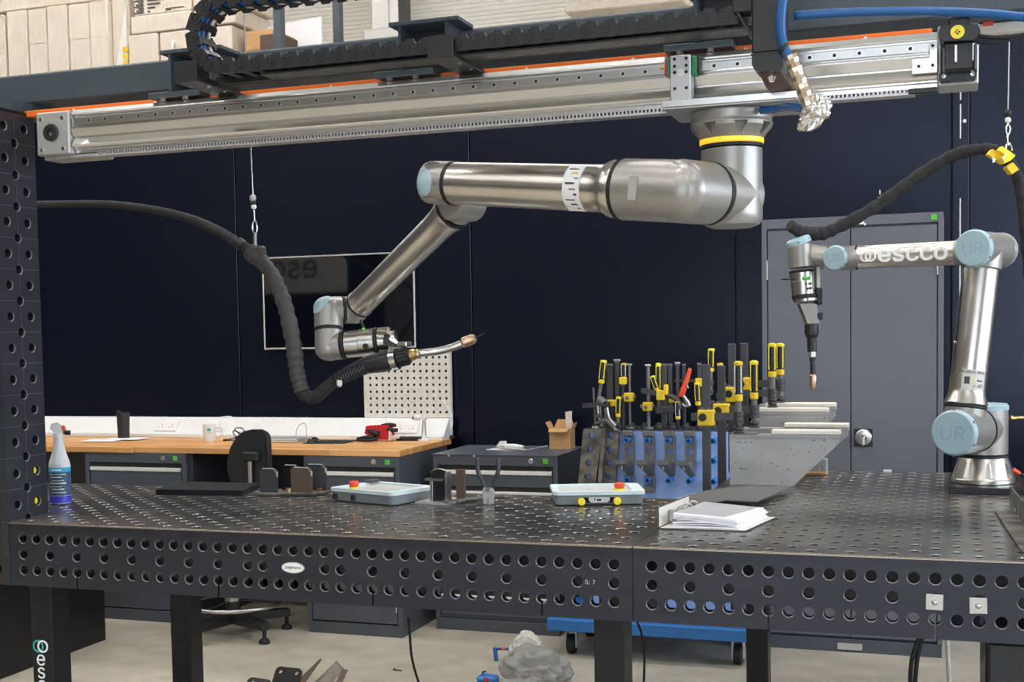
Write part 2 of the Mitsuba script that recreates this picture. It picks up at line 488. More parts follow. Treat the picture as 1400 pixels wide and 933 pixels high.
add("wrap_sheet", prism([(-3.795, 2.63), (-3.64, 2.63), (-3.64, 3.36)], "y", RY + 0.03, RY + 0.048), "ceiling_white", w)
for q in range(3):
    add("tape_strip", bx(-3.683, -3.63, RY + 0.026, RY + 0.031, 2.83 + q * 0.06, 2.875 + q * 0.06), "tape_yellow", w)
B = [(-3.61, -3.325, SH, 3.075, "carton at the lower left of the flat stack beside the yellow tape"),
     (-3.315, -3.02, SH, 3.075, "carton with a torn hand hole low in the flat stack"),
     (-3.01, -2.64, SH, 3.075, "carton low in the flat stack, just left of the cable chain loop"),
     (-3.58, -3.00, 3.08, 3.225, "wide flat carton in the middle row of the stack"),
     (-2.985, -2.60, 3.085, 3.225, "carton in the middle row touching the cable chain loop"),
     (-3.56, -3.00, 3.23, 3.42, "printed carton at the top left of the flat stack"),
     (-2.985, -2.55, 3.23, 3.42, "plain carton at the top right of the flat stack")]
for i, (x0, x1, z0, z1, lab) in enumerate(B):
    k = carton(x0 + 0.003, x1 - 0.003, RY + 0.01 * (i % 3), RY + 0.6, z0, z1, lab, flap=False)
    if i == 1:
        add("hand_hole_tab", hull([(-3.2, RY - 0.005, 2.98), (-3.16, RY - 0.005, 3.0), (-3.17, RY - 0.03, 2.90), (-3.2, RY + 0.03, 2.95)]), "paper", k)
    if i == 5:
        rows = [bx(-3.55 + 0.02 * (r % 3), -3.46, RY + 0.012, RY + 0.0185, 3.25 + 0.016 * r, 3.258 + 0.016 * r) for r in range(9)]
        rows += [bx(-3.42, -3.40 + 0.05 * (r % 4), RY + 0.012, RY + 0.0185, 3.25 + 0.03 * r, 3.262 + 0.03 * r) for r in range(5)]
        rows += [bx(-3.25, -3.08, RY + 0.012, RY + 0.0185, 3.262, 3.266), bx(-3.25, -3.20, RY + 0.012, RY + 0.0185, 3.25, 3.258)]
        add("print", rows, "sleeve_grey", k)
carton(-2.56, -2.31, RY + 0.1, RY + 0.5, SH, 3.03, "small brown carton seen through the cable chain loop", "cardboard_brown")
carton(-2.33, -2.14, RY - 0.1, RY + 0.2, SH, 2.94, "small dark box beside the brown carton on the rack", "rust", flap=False)
sh = add("slanted_sheet", prism([(-2.62, 3.16), (-2.10, 2.80), (-2.10, 3.2)], "y", RY + 0.55, RY + 0.57), "paper", label="white slanted sheet behind the brown carton inside the chain loop", cat="sheet")

# white ribbed sheeting of the far wall
ribs = []
for i in range(64):
    z = 2.3 + i * 0.04
    ribs.append(prism([(HY1, z), (HY1 - 0.012, z + 0.008), (HY1 - 0.012, z + 0.030), (HY1, z + 0.038)], "x", -4.5, 4.5))
add("ribs", ribs, "ribbed_white", far, kind="stuff")
col = thing("wall_column", "grey steel wall column standing before the white ribbed wall", "column")
add("shaft", [bx(-2.18, -2.02, 8.0, 8.1, FL, 5.0), bx(-2.02, -1.92, 8.02, 8.1, FL, 5.0)], "label_silver", col)
add("flange", bx(-1.92, -1.84, 8.0, 8.1, FL, 5.0), "sleeve_grey", col)
gb = thing("trunking_box", "low grey steel box at the foot of the wall column above the beam", "box")
add("shell", bx(-1.62, -1.0, 6.5, 6.8, 2.55, 3.0, 0.02), "label_silver", gb)
add("post", bx(-1.4, -1.2, 6.55, 6.75, FL, 2.55), "sleeve_grey", gb)
crk = thing("shelf_board", "cream wall shelf high on the white ribbed wall", "shelf")
add("board", bx(-0.25, 0.75, 7.6, 8.395, 3.22, 3.29, 0.01), "cardboard", crk)
for i, (x0, x1, lab) in enumerate(((-0.16, 0.15, "cream carton on the wall shelf, left one"), (0.2, 0.44, "cream carton on the wall shelf, middle one"), (0.47, 0.7, "cream carton on the wall shelf, right one"))):
    carton(x0, x1, 7.75, 8.2, 3.29, 3.45 + 0.03 * i, lab, flap=False)

# ---------------------------------------------------------------- welding tables
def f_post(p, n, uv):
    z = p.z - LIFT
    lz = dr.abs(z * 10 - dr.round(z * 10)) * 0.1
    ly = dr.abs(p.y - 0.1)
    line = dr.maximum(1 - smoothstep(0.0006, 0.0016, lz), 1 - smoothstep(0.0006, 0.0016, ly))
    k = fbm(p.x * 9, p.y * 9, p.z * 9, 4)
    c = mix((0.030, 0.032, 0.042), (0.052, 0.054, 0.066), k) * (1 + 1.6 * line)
    rim = smoothstep(0.15, 0.3, dr.abs(n.x)) * (1 - smoothstep(0.90, 0.97, dr.abs(n.x)))  # light caught by the hole chamfers painted in as a paler rim
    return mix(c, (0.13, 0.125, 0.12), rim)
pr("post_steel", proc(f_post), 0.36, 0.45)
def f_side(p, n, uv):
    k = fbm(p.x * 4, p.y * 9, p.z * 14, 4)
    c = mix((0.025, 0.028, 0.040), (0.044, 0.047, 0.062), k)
    rim = smoothstep(0.15, 0.3, dr.abs(n.y)) * (1 - smoothstep(0.90, 0.97, dr.abs(n.y)))  # paler rim: the lit look of the side chamfers put into colour
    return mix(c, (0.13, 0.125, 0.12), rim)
pr("post_front", (0.034, 0.030, 0.031), 0.45, 0.3)
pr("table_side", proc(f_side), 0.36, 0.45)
pr("edge_glint", (0.42, 0.36, 0.30), 0.3, 0.9)  # front edge strip, the light it catches painted into its colour

def weld_table(name, label, x0, x1, depth, mids, notches, ext=0.0):
    k = thing(name, label, "welding table")
    n = int(round((x1 - x0) / 0.1))
    m = int(round(depth / 0.1))
    holes = [(x0 + 0.05 + 0.1 * i, 0.05 + 0.1 * j) for i in range(n) for j in range(m)]
    holes += [(x0 + 0.1 + 0.1 * i, 0.1 + 0.1 * j) for i in range(n - 1) for j in range(m - 1)]
    slab = cube_m(x0, x1, 0, depth, -0.025, 0)
    if ext:
        slab = slab + cube_m(x0 - ext, x0 + 0.01, 0.2015, depth, -0.025, 0)
        ne = int(round(ext / 0.1))
        holes += [(x0 - 0.05 - 0.1 * i, 0.05 + 0.1 * j) for i in range(ne) for j in range(2, m)] + [(x0 - 0.1 * i, 0.1 + 0.1 * j) for i in range(ne) for j in range(2, m - 1)]
    top = drill(slab, holes, "z", 0.0, -0.025, 0.014, 0.0022, 20)
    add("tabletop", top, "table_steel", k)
    e = 0.0035
    add("edge", prism([(-0.0006, -0.0042), (-0.0006, -0.001), (0.003, 0.0006), (0.003, -0.0042)], "x", x0 + 0.0005, x1 - 0.0005), "edge_glint", k, label="bright front edge with caught light painted in")
    nh = int(round((x1 - x0) / 0.05)) - 1
    side = [(x0 + 0.05 * (i + 1), z) for i in range(nh) for z in (-0.05, -0.15)] + [(x0 + 0.05 * (i + 1), -0.10) for i in mids]
    plate = cube_m(x0, x1, 0, 0.025, -0.2, -0.0251)
    plate = drill(plate, side, "y", 0.0, 0.025, 0.014, 0.0028, 28)
    plate = plate - m3.Manifold.batch_boolean([cube_m(a - 0.0025, a + 0.0025, -0.01, 0.05, -0.21, -0.15) for a in notches], m3.OpType.Add)
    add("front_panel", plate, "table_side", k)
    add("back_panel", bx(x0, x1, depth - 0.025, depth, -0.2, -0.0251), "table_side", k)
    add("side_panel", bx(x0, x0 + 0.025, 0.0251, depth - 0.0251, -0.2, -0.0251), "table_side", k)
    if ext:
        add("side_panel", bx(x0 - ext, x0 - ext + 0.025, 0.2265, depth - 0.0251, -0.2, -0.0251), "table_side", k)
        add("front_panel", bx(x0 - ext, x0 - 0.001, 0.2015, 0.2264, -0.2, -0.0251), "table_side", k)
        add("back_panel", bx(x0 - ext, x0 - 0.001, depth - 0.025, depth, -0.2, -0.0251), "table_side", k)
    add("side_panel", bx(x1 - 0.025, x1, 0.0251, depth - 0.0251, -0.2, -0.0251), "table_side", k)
    add("rib", bx(x0 + 0.026, x1 - 0.026, 0.345, 0.357, -0.185, -0.026), "table_side", k)
    for a in notches[::2]:
        add("rib", bx(a - 0.10, a - 0.09, 0.03, 0.344, -0.16, -0.026), "table_side", k)
    return k

def table_leg(k, x0, x1, y0, y1):
    g = add("leg", bx(x0, x1, y0, y1, FL + 0.05, -0.2005, 0.004), "black_steel", k)
    add("foot", cyl(((x0 + x1) / 2, (y0 + y1) / 2, FL), ((x0 + x1) / 2, (y0 + y1) / 2, FL + 0.05), 0.035), "nickel", g)
    return g

T1 = weld_table("welding_table", "dark perforated steel welding table carrying the two teach pendants, left one", 0.0, 2.0, 1.0,
    [0, 2, 4, 6, 8, 10, 12, 14, 16, 17, 21, 22, 24, 26, 28, 30, 32, 34, 36, 38], [0.25, 0.75, 1.25, 1.75], 0.7)
leg1 = table_leg(T1, 0.03, 0.11, 0.05, 0.145)
table_leg(T1, 0.03, 0.115, 0.86, 0.95)
table_leg(T1, 1.88, 1.966, 0.05, 0.14)
table_leg(T1, 1.69, 1.77, 0.86, 0.95)
# the maker's oval badge on the front
plate = prism([(1.0 + 0.037 * math.cos(t), -0.1 + 0.0165 * math.sin(t)) for t in np.linspace(0, 2 * math.pi, 40)[:-1]], "y", -0.003, 0.0)
bad = add("badge", plate, "label_silver", T1, label="white oval maker's badge")
add("plate", prism([(1.0 + 0.034 * math.cos(t), -0.1 + 0.014 * math.sin(t)) for t in np.linspace(0, 2 * math.pi, 40)[:-1]], "y", -0.0036, -0.0029), "white_mark", bad)
add("lettering", text_at("siegmund", 0.0085, (1.0, -0.0036, -0.1), (1, 0, 0), (0, -1, 0), 0.0006), "ink", bad)
add("engraved_number", text_at("S: 7", 0.012, (1.885, -0.0002, -0.1), (1, 0, 0), (0, -1, 0), 0.0006), "label_silver", T1)

X2 = 2.0015
T2 = weld_table("welding_table", "dark perforated steel welding table under the small robot arm, right one", X2, X2 + 1.5, 2.0,
    [0, 2, 4, 6, 8, 10, 12, 14, 16, 18, 20, 22, 24, 26, 28], [X2 + 0.35, X2 + 0.75, X2 + 1.15])
table_leg(T2, X2 + 0.03, X2 + 0.115, 1.86, 1.95)
table_leg(T2, X2 + 1.40, X2 + 1.48, 0.05, 0.14)
table_leg(T2, X2 + 1.40, X2 + 1.48, 1.86, 1.95)

# bolted square plates on the front of the right table
for (px, pz, tilt, lab) in ((X2 + 0.748, -0.107, -0.02, "small square zinc plate bolted to the table front, left one"), (X2 + 0.8475, -0.1105, 0.03, "small square zinc plate bolted to the table front, right one")):
    k = thing("clamp_plate", lab, "plate")
    R = frame((px, 0, pz), (math.cos(tilt), 0, math.sin(tilt)), (0, -1, 0))
    sq = bx(-0.020, 0.020, -0.0195, 0.0195, 0.0, 0.006, 0.001); sq.apply_transform(R)
    add("plate", sq, "label_silver", k)
    w = cyl((0, 0, 0.006), (0, 0, 0.008), 0.0125, n=24); w.apply_transform(R)
    add("washer", w, "aluminium_dull", k)
    w = rev((0, 0, 0.008), (0, 0, 1), [(0.007, 0), (0.007, 0.001), (0.004, 0.005), (0.0005, 0.006)], 16); w.apply_transform(R)
    add("bolt_head", w, "chrome", k, smooth=40)

# clamping post at the left end of the table
P = thing("clamping_post", "tall dark perforated steel post bolted to the left end of the welding table", "post")
holes = [(y, 0.05 + 0.1 * i) for i in range(13) for y in (0.05, 0.15)] + [(0.1, 0.1 * i) for i in range(13)] + [(y, -0.15 + 0.1 * i) for i in range(2) for y in (0.05, 0.15)]
rp = drill(cube_m(-0.027, -0.0015, 0, 0.2, -0.2, 1.295), holes, "x", -0.0015, -0.0255, 0.014, 0.0030, 28)
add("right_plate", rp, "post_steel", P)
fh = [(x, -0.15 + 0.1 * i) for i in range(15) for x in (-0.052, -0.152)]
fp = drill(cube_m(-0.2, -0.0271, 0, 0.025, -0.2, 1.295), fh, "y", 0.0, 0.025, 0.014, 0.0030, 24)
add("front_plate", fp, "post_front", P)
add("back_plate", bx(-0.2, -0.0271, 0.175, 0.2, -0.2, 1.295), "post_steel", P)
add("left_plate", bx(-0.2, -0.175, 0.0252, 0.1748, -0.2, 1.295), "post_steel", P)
add("cap_plate", bx(-0.195, -0.003, 0.004, 0.196, 1.2955, 1.305, 0.002), "black_steel", P)
for i, z in ((0, 0.05), (1, 0.15)):
    add("ball_lock", cyl((-0.05, 0.15, z), (-0.012, 0.15, z), 0.011), "yellow_bright", P, label="yellow bolt end inside a hole")

# ring-and-letters sign down the front leg of the table
def rings(k, c, x, z, r, w, mats, thick=0.0012):
    y = np.cross(z, x)
    for s, m in zip((-1, 1), mats):
        q = at(ringmesh(r - w, r, thick + (0.0004 if s > 0 else 0)), A(c) + A(x) * (s * r * 0.43), x, z)
        add("ring", q, m, k)
sg = thing("leg_sign", "teal and white ring emblem with white letters down the front table leg", "sign")
lx = 0.064
for i, ch in enumerate("escco"):
    add("letter", text_at(ch, 0.047, (lx, 0.05, -0.449 - 0.0415 * i), (1, 0, 0), (0, -1, 0), 0.0012), "white_mark", sg)
rings(sg, (lx, 0.05, -0.404), (1, 0, 0), (0, -1, 0), 0.0205, 0.0058, ("teal", "white_mark"))

# black steel cabinet on the floor at the far left
bc = thing("floor_cabinet", "black steel cabinet on the floor behind the left table leg", "cabinet")
add("carcass", bx(-1.9, -1.185, 1.25, 2.172, FL, -0.32, 0.004), "black_steel", bc)
add("top", bx(-1.92, -1.175, 1.23, 2.19, -0.3195, -0.30, 0.003), "black_steel", bc)

# black control cabinet under the right table
cc = thing("control_cabinet", "dark control cabinet on the floor under the right end of the table", "cabinet")
zt = -0.31
add("carcass", bx(2.879, 3.40, 0.55, 1.25, FL, zt, 0.006), "black_steel", cc)
add("door", bx(2.889, 3.39, 0.535, 0.549, FL + 0.02, zt - 0.015, 0.003), "cabinet_dark", cc)

# ---------------------------------------------------------------- gantry over the tables
beam = thing("gantry_beam", "long slate-grey steel beam across the top of the frame over the rail", "beam")
BY0, BY1, BZ0, BZ1 = 0.20, 0.34, 1.340, 1.436
add("web", bx(-1.2, 4.4, BY0, BY1, BZ0, BZ1, 0.006), "beam_slate", beam)
add("pad", bx(-0.19, -0.01, 0.10, 0.34, 1.3055, 1.3395), "beam_slate", beam)
for i, (xc, zc) in enumerate(((0.655, 1.426), (1.405, 1.436), (2.235, 1.446))):
    t = 0.012
    h = add("bracket", [bx(xc - 0.105, xc + 0.105, 0.085, 0.21, zc, zc + t, 0.002)], "beam_slate", beam)
    add("plate", bx(xc - 0.078, xc - 0.070, 0.09, 0.198, 1.318, zc - 0.0005), "beam_slate", h)
    add("plate", bx(xc + 0.062, xc + 0.070, 0.09, 0.198, 1.318, zc - 0.0005), "beam_slate", h)
    add("back", bx(xc - 0.069, xc + 0.061, 0.185, 0.198, 1.318, zc - 0.001), "dark_paint", h)
    add("foot", bx(xc - 0.16, xc + 0.02, 0.10, 0.197, 1.300, 1.317, 0.002), "beam_slate", h)
    for dx in (-0.12, -0.04):
        add("bolt", cyl((xc + dx, 0.12, 1.292), (xc + dx, 0.12, 1.3005), 0.010, n=6), "aluminium", h)

rail = thing("linear_rail", "long silver aluminium linear axis carrying the large robot arm", "linear axis")
YR = 0.10
prof = [(YR + 0.016, 1.290), (YR, 1.276), (YR + 0.002, 1.2725), (YR + 0.018, 1.271), (YR + 0.018, 1.264), (YR + 0.004, 1.262), (YR + 0.004, 1.236), (YR + 0.016, 1.235),
        (YR + 0.016, 1.231), (YR, 1.230), (YR + 0.007, 1.207), (YR + 0.015, 1.2055), (YR + 0.015, 1.2015), (YR + 0.011, 1.2005), (YR - 0.001, 1.180), (YR + 0.002, 1.1745), (YR + 0.014, 1.172),
        (YR + 0.014, 1.168), (YR + 0.02, 1.166), (YR + 0.02, 1.156), (0.19, 1.156), (0.19, 1.29)]
add("profile", prism(prof, "x", 0.215, 2.752), "aluminium", rail)
gr = add("guide", bx(0.235, 2.735, YR - 0.014, YR + 0.006, 1.237, 1.2615, 0.002), "nickel", rail)
bolt_ply = mikit.ply(at(cat(ringmesh(0.0045, 0.0075, 0.0012, 16)), (0, 0, 0), (1, 0, 0), (0, -1, 0)), "aluminium")
dot_ply = mikit.ply(at(cyl((0, 0, 0), (0, 0, 0.0006), 0.0045, n=14), (0, 0, 0), (1, 0, 0), (0, -1, 0)), "ink")
for i in range(41):
    x = 0.29 + 0.06 * i
    if x < 2.72:
        tf = SX().translate([x, YR - 0.014, 1.249 + LIFT])
        b = put("bolt", bolt_ply, tf, rail)
        put("socket", dot_ply, tf, b)
teeth = [bx(0.30 + 0.0105 * i, 0.3055 + 0.0105 * i, YR + 0.012, YR + 0.06, 1.1475, 1.1555) for i in range(228)]
add("toothed_belt", teeth + [bx(0.29, 2.70, YR + 0.012, YR + 0.06, 1.1415, 1.1475)], "aluminium_dull", rail, kind="stuff")
add("orange_strip", bx(-0.03, 2.74, 0.165, 0.185, 1.2905, 1.311, 0.002), "orange", rail)
for i in range(9):
    add("strip_bolt", cyl((0.18 + 0.3 * i, 0.163, 1.3), (0.18 + 0.3 * i, 0.1655, 1.3), 0.005, n=12), "white_paint", rail)
e = add("end_block", [bx(0.09, 0.212, 0.09, 0.22, 1.152, 1.286, 0.004), bx(0.10, 0.30, 0.11, 0.20, 1.140, 1.1515, 0.003)], "aluminium_dull", rail, label="silver left end block with a round black hub")
add("hub", rev((0.147, 0.09, 1.222), (0, -1, 0), [(0.027, 0), (0.027, 0.006), (0.024, 0.008), (0.012, 0.008), (0.012, 0.004)], 32), "black_plastic", e, smooth=30)
add("hub_pin", cyl((0.151, 0.085, 1.215), (0.151, 0.080, 1.215), 0.006, n=6), "nickel", e)
for dx, dz in ((-0.04, 0.045), (0.04, 0.045), (-0.04, -0.05), (0.04, -0.05)):
    add("screw", cyl((0.15 + dx, 0.09, 1.219 + dz), (0.15 + dx, 0.086, 1.219 + dz), 0.0055, n=12), "chrome", e)
e = add("end_plate", [bx(2.753, 2.847, 0.10, 0.22, 1.155, 1.30, 0.003)], "aluminium_dull", rail, label="silver right end plate")
add("clamp", prism([(2.735, 1.262), (2.752, 1.262), (2.752, 1.186), (2.695, 1.186), (2.695, 1.222), (2.735, 1.222)], "y", 0.078, 0.0995), "aluminium", e)
for x, z in ((2.742, 1.25), (2.742, 1.203), (2.71, 1.203)):
    s = add("screw", at(ringmesh(0.004, 0.0105, 0.003, 20), (x, 0.078, z), (1, 0, 0), (0, -1, 0)), "chrome", e)
    add("socket", cyl((x, 0.0779, z), (x, 0.0768, z), 0.004, n=6), "ink", s)
add("stop", bx(2.685, 2.752, 0.105, 0.14, 1.142, 1.155, 0.002), "black_plastic", e)

mot = thing("motor", "dark servo motor with a round yellow badge at the right end of the rail", "motor")
add("gearbox", [bx(2.765, 2.838, 0.02, 0.0995, 1.175, 1.245, 0.006), bx(2.760, 2.770, 0.01, 0.09, 1.170, 1.235, 0.004), bx(2.832, 2.842, 0.01, 0.09, 1.170, 1.235, 0.004)], "black_plastic", mot)
add("flange", [prism(rrect(2.757, 2.842, 1.160, 1.183, 0.008), "y", 0.055, 0.0995)], "black_plastic", mot)
for dx in (-0.033, 0.033):
    add("flange_bolt", cyl((2.80 + dx, 0.050, 1.171), (2.80 + dx, 0.056, 1.171), 0.006, n=6), "chrome", mot)
    add("cooling_edge", bx(2.812 + dx * 0.6, 2.817 + dx * 0.6, 0.012, 0.022, 1.195, 1.235), "nickel", mot)
cap = hull([(2.755 + a, -0.005 + b, z) for a, b, z in [(0, 0, 1.262), (0.005, 0, 1.28), (0.094, 0, 1.259), (0.088, 0, 1.277), (0.015, 0, 1.243), (0.08, 0, 1.24)]] +
           [(2.76, 0.09, 1.245), (2.846, 0.09, 1.245), (2.76, 0.09, 1.29), (2.846, 0.09, 1.29)])
add("cover", [cap, bx(2.776, 2.832, 0.0, 0.09, 1.27, 1.303, 0.006)], "black_plastic", mot)
b = add("badge", cyl((2.798, -0.004, 1.262), (2.798, -0.010, 1.261), 0.0158, n=32), "yellow_bright", mot, label="round yellow badge")
add("mark", [at(bx(-0.0022, 0.0022, -0.0018, 0.0018, 0, 0.0008), (2.798 + dx, -0.0102, 1.261 + dz), (1, 0, 0), (0, -1, 0)) for dx, dz in ((-0.0005, 0.005), (0.0005, -0.0045), (-0.004, 0), (0.004, 0))], "ink", b)
add("lead", tube([(2.846, 0.05, 1.258), (2.90, 0.05, 1.250), (2.97, 0.06, 1.256), (3.05, 0.08, 1.262)], 0.005), "rubber", mot)
add("lead", tube([(2.846, 0.05, 1.244), (2.89, 0.05, 1.240), (2.96, 0.06, 1.252), (3.05, 0.08, 1.255)], 0.004), "rubber", mot)

bar = thing("cross_bar", "pale bar with a red end beyond the motor at the right edge", "bar")
add("bar", bx(2.80, 4.2, 0.30, 0.34, 1.312, 1.338, 0.003), "cream_metal", bar)
add("red_end", bx(2.86, 2.885, 0.296, 0.30, 1.330, 1.342), "red_bright", bar)

# carriage under the rail
car = thing("carriage", "silver carriage plate and bracket between the rail and the large robot arm", "carriage")
add("plate", bx(2.088, 2.427, 0.02, 0.27, 1.136, 1.1405, 0.001), "aluminium_dull", car)
add("plate_edge", bx(2.088, 2.427, 0.015, 0.098, 1.1405, 1.158, 0.001), "aluminium", car)
up_ = add("upright", bx(2.105, 2.158, 0.036, 0.084, 1.1585, 1.275, 0.002), "aluminium_dull", car)
for dx in (0.012, 0.042):
    for z in (1.265, 1.247, 1.231, 1.19):
        add("bolt", cyl((2.105 + dx, 0.0355, z), (2.105 + dx, 0.0345, z), 0.0042, n=12), "ink", up_)
add("label_patch", bx(2.125, 2.140, 0.0348, 0.0358, 1.222, 1.240), "white_mark", up_)
for x0, x1 in ((2.094, 2.104), (2.159, 2.172)):
    g = add("end_seal", bx(x0, x1, 0.045, 0.09, 1.225, 1.272, 0.002), "green_paint", car)
    xr = x0 - 0.005 if x0 < 2.1 else x1
    add("wiper", bx(xr, xr + 0.005, 0.048, 0.09, 1.228, 1.27), "red" if x0 < 2.1 else "ink", g)
add("grease_nipple", cyl((2.088, 0.06, 1.25), (2.075, 0.06, 1.25), 0.004), "brass", car)

# energy chain: every link is a part
ch = thing("energy_chain", "black cable drag chain looping back over itself above the rail", "cable chain")
CY0, CY1 = -0.105, -0.015
def link_mesh():
    L, h = 0.050, 0.022
    out = []
    for y0, y1 in ((CY0, CY0 + 0.010), (CY1 - 0.010, CY1)):
        g = rrect(-L / 2 - 0.0005, L / 2 - 0.0005, -h + 0.013, h, 0.004, 4)
        out.append(prism(g, "y", y0, y1))
        yy = y0 - 0.002 if y0 < -0.05 else y1
        out.append(prism(circ(L * 0.22, 0, 0.016, 16), "y", yy, yy + 0.002, [circ(L * 0.22, 0, 0.0115, 16)]))
        out.append(prism(circ(L * 0.22, 0, 0.006, 10), "y", yy, yy + 0.002))
        out.append(prism([(-0.016, -h), (0.006, -h), (0.014, -h + 0.0135), (-0.020, -h + 0.0135)], "y", y0 + 0.0005, y1 - 0.0005))
    for z in (-h, h - 0.005):
        out.append(bx(-0.010, 0.010, CY0 + 0.008, CY1 - 0.008, z, z + 0.005, 0.001))
    return cat(*out)
link_ply = mikit.ply(link_mesh(), "chain_black")
ZL, RL, XL = 1.331, 0.0915, 0.872
path = []
for i in range(63):
    s_ = 0.0495 * i
    s1_ = 2.275 - XL
    s2_ = s1_ + math.pi * RL
    if s_ < s1_:
        path.append((2.275 - s_, ZL, 180.0))
    elif s_ < s2_:
        t = (s_ - s1_) / RL
        path.append((XL - RL * math.sin(t), ZL + RL - RL * math.cos(t), 180 - math.degrees(t)))
    else:
        path.append((XL + s_ - s2_, ZL + 2 * RL, 0.0))
for x, z, ang in path:
    put("link", link_ply, SX().translate([x, 0, z + LIFT]).rotate([0, 1, 0], -ang if ang else 0), ch)
def run(y, off, s=1.0):
    r = RL - off
    P = [(2.2, y, ZL + off), (1.6, y, ZL + off), (1.1, y, ZL + off)]
    P += [(XL - r * math.sin(t), y, ZL + RL - r * math.cos(t)) for t in np.linspace(0, math.pi, 9)]
    return P + [(1.1, y, ZL + 2 * RL - off), (1.6, y, ZL + 2 * RL - off), (2.33, y, ZL + 2 * RL - off)]
for y, off, mat, r in ((-0.085, 0.008, "blue_cable", 0.007), (-0.068, 0.010, "blue_cable", 0.007), (-0.05, 0.006, "rubber", 0.008), (-0.034, 0.011, "white_plastic", 0.005)):
    add("cable", tube(run(y, off), r, 8, 4), mat, ch, smooth=True)
tr = thing("chain_trough", "black sheet trough on brackets that carries the lower run of the chain", "trough")
add("tray", bx(0.80, 2.32, -0.012, -0.002, 1.300, 1.322), "black_plastic", tr)
add("floor_sheet", bx(0.98, 2.32, CY0 + 0.02, -0.005, 1.3005, 1.3055), "black_plastic", tr)
for xc in (0.765, 1.533):
    k = add("support", [bx(xc - 0.036, xc + 0.036, -0.125, -0.119, 1.292, 1.350, 0.001), bx(xc - 0.036, xc + 0.036, -0.119, 0.15, 1.292, 1.2975, 0.001),
                        bx(xc - 0.036, xc - 0.032, -0.119, 0.12, 1.2975, 1.310), bx(xc + 0.032, xc + 0.036, -0.119, 0.12, 1.2975, 1.310)], "black_plastic", tr)
    for y in (-0.03, 0.06, 0.13):
        add("screw", cyl((xc + 0.02, y, 1.290), (xc + 0.02, y, 1.304), 0.006, n=8), "chrome", k)

# black cable head and its hoses
hd = thing("cable_head", "upright black sheet-metal cable box at the end of the chain", "cable box")
add("body", [bx(2.338, 2.415, -0.15, -0.06, 1.225, 1.62, 0.004), prism([(2.338, 1.2245), (2.338, 1.20), (2.345, 1.185), (2.405, 1.18), (2.411, 1.19), (2.411, 1.2245)], "y", -0.15, -0.062)], "black_plastic", hd)
add("lip", bx(2.336, 2.417, -0.152, -0.058, 1.222, 1.2255), "black_plastic", hd)
add("foot", hull([(2.35, -0.12, 1.184), (2.40, -0.12, 1.182), (2.35, -0.03, 1.184), (2.41, -0.03, 1.184), (2.36, -0.06, 1.1585), (2.42, 0.09, 1.1585), (2.36, 0.09, 1.1585), (2.42, 0.09, 1.18)]), "rust", hd)
add("bolt", rev((2.378, -0.10, 1.18), (0, 0, -1), [(0.012, 0), (0.012, 0.006), (0.008, 0.012), (0.006, 0.016)], 16), "chrome", hd)
add("arm", [bx(2.29, 2.3375, -0.13, -0.07, 1.33, 1.375, 0.003), hull([(2.30, -0.13, 1.33), (2.305, -0.13, 1.33), (2.33, -0.12, 1.27), (2.336, -0.12, 1.27), (2.30, -0.08, 1.33), (2.336, -0.08, 1.27)])], "black_plastic", hd)
hs = thing("blue_hose", "blue hose coming down beside the black cable box to a foil wrapped plug", "hose")
add("hose", tube([(2.428, -0.13, 1.60), (2.424, -0.16, 1.40), (2.411, -0.165, 1.33), (2.408, -0.165, 1.27), (2.417, -0.16, 1.222), (2.428, -0.155, 1.205)], 0.0115, 14), "blue_cable", hs, smooth=True)
add("tie", cyl((2.410, -0.165, 1.232), (2.416, -0.164, 1.226), 0.0145), "rubber", hs)
p0, p1 = A(2.428, -0.155, 1.213), A(2.470, -0.14, 1.095)
w = tube([p0 + (p1 - p0) * t for t in np.linspace(0, 1, 13)], [0.017 * (1 + 0.09 * math.sin(i * 2.3)) for i in range(13)], 9, 1)
add("foil_sleeve", w, "foil_tan", hs, label="crinkled tan foil sleeve")
rng = np.random.default_rng(4)
pts = rng.normal(size=(60, 3)); pts /= np.linalg.norm(pts, axis=1)[:, None]
bag = trimesh.creation.icosphere(4, 1.0)
bv = np.array(bag.vertices)
bn = meshkit.fbm(bv * 1.8 + 5.0, 3, 2) + 0.45 * np.abs(meshkit.noise(bv * 3.6, 9) - 0.5)
bv = bv * (0.35 + 1.05 * bn)[:, None] * [0.034, 0.028, 0.042]
bv = bv + np.where(bv[:, 2:3] < -0.01, bv[:, 2:3], 0) * [0.75, 0, 0] + [2.486, -0.135, 1.075]
bag = trimesh.Trimesh(bv, bag.faces, process=False)
add("foil_wrap", [bag], "foil", hs, label="silver foil wrap")
add("stub", tube([(2.333, 0.055, 1.122), (2.37, 0.03, 1.118), (2.41, -0.03, 1.112), (2.462, -0.12, 1.09)], 0.010, 12), "blue_cable", hs, smooth=True)
h2 = add("air_hose", tube([(2.43, -0.09, 1.318), (2.55, -0.07, 1.3175), (2.68, -0.05, 1.312), (2.78, -0.03, 1.305), (2.88, 0.0, 1.296), (3.0, 0.03, 1.278), (3.2, 0.05, 1.25)], 0.0105, 14), "blue_cable", smooth=True,
    label="blue air hose running level from the cable box past the motor", cat="hose")

# ---------------------------------------------------------------- robot arms
def ring(k, p, d, r, w=0.012, mat="rubber"):
    d = unit(d)
    return add("joint_ring", rev(A(p) - d * w / 2, d, [(r * 0.9, 0), (r, 0.001), (r, w - 0.001), (r * 0.9, w)], 40), mat, k, smooth=40)

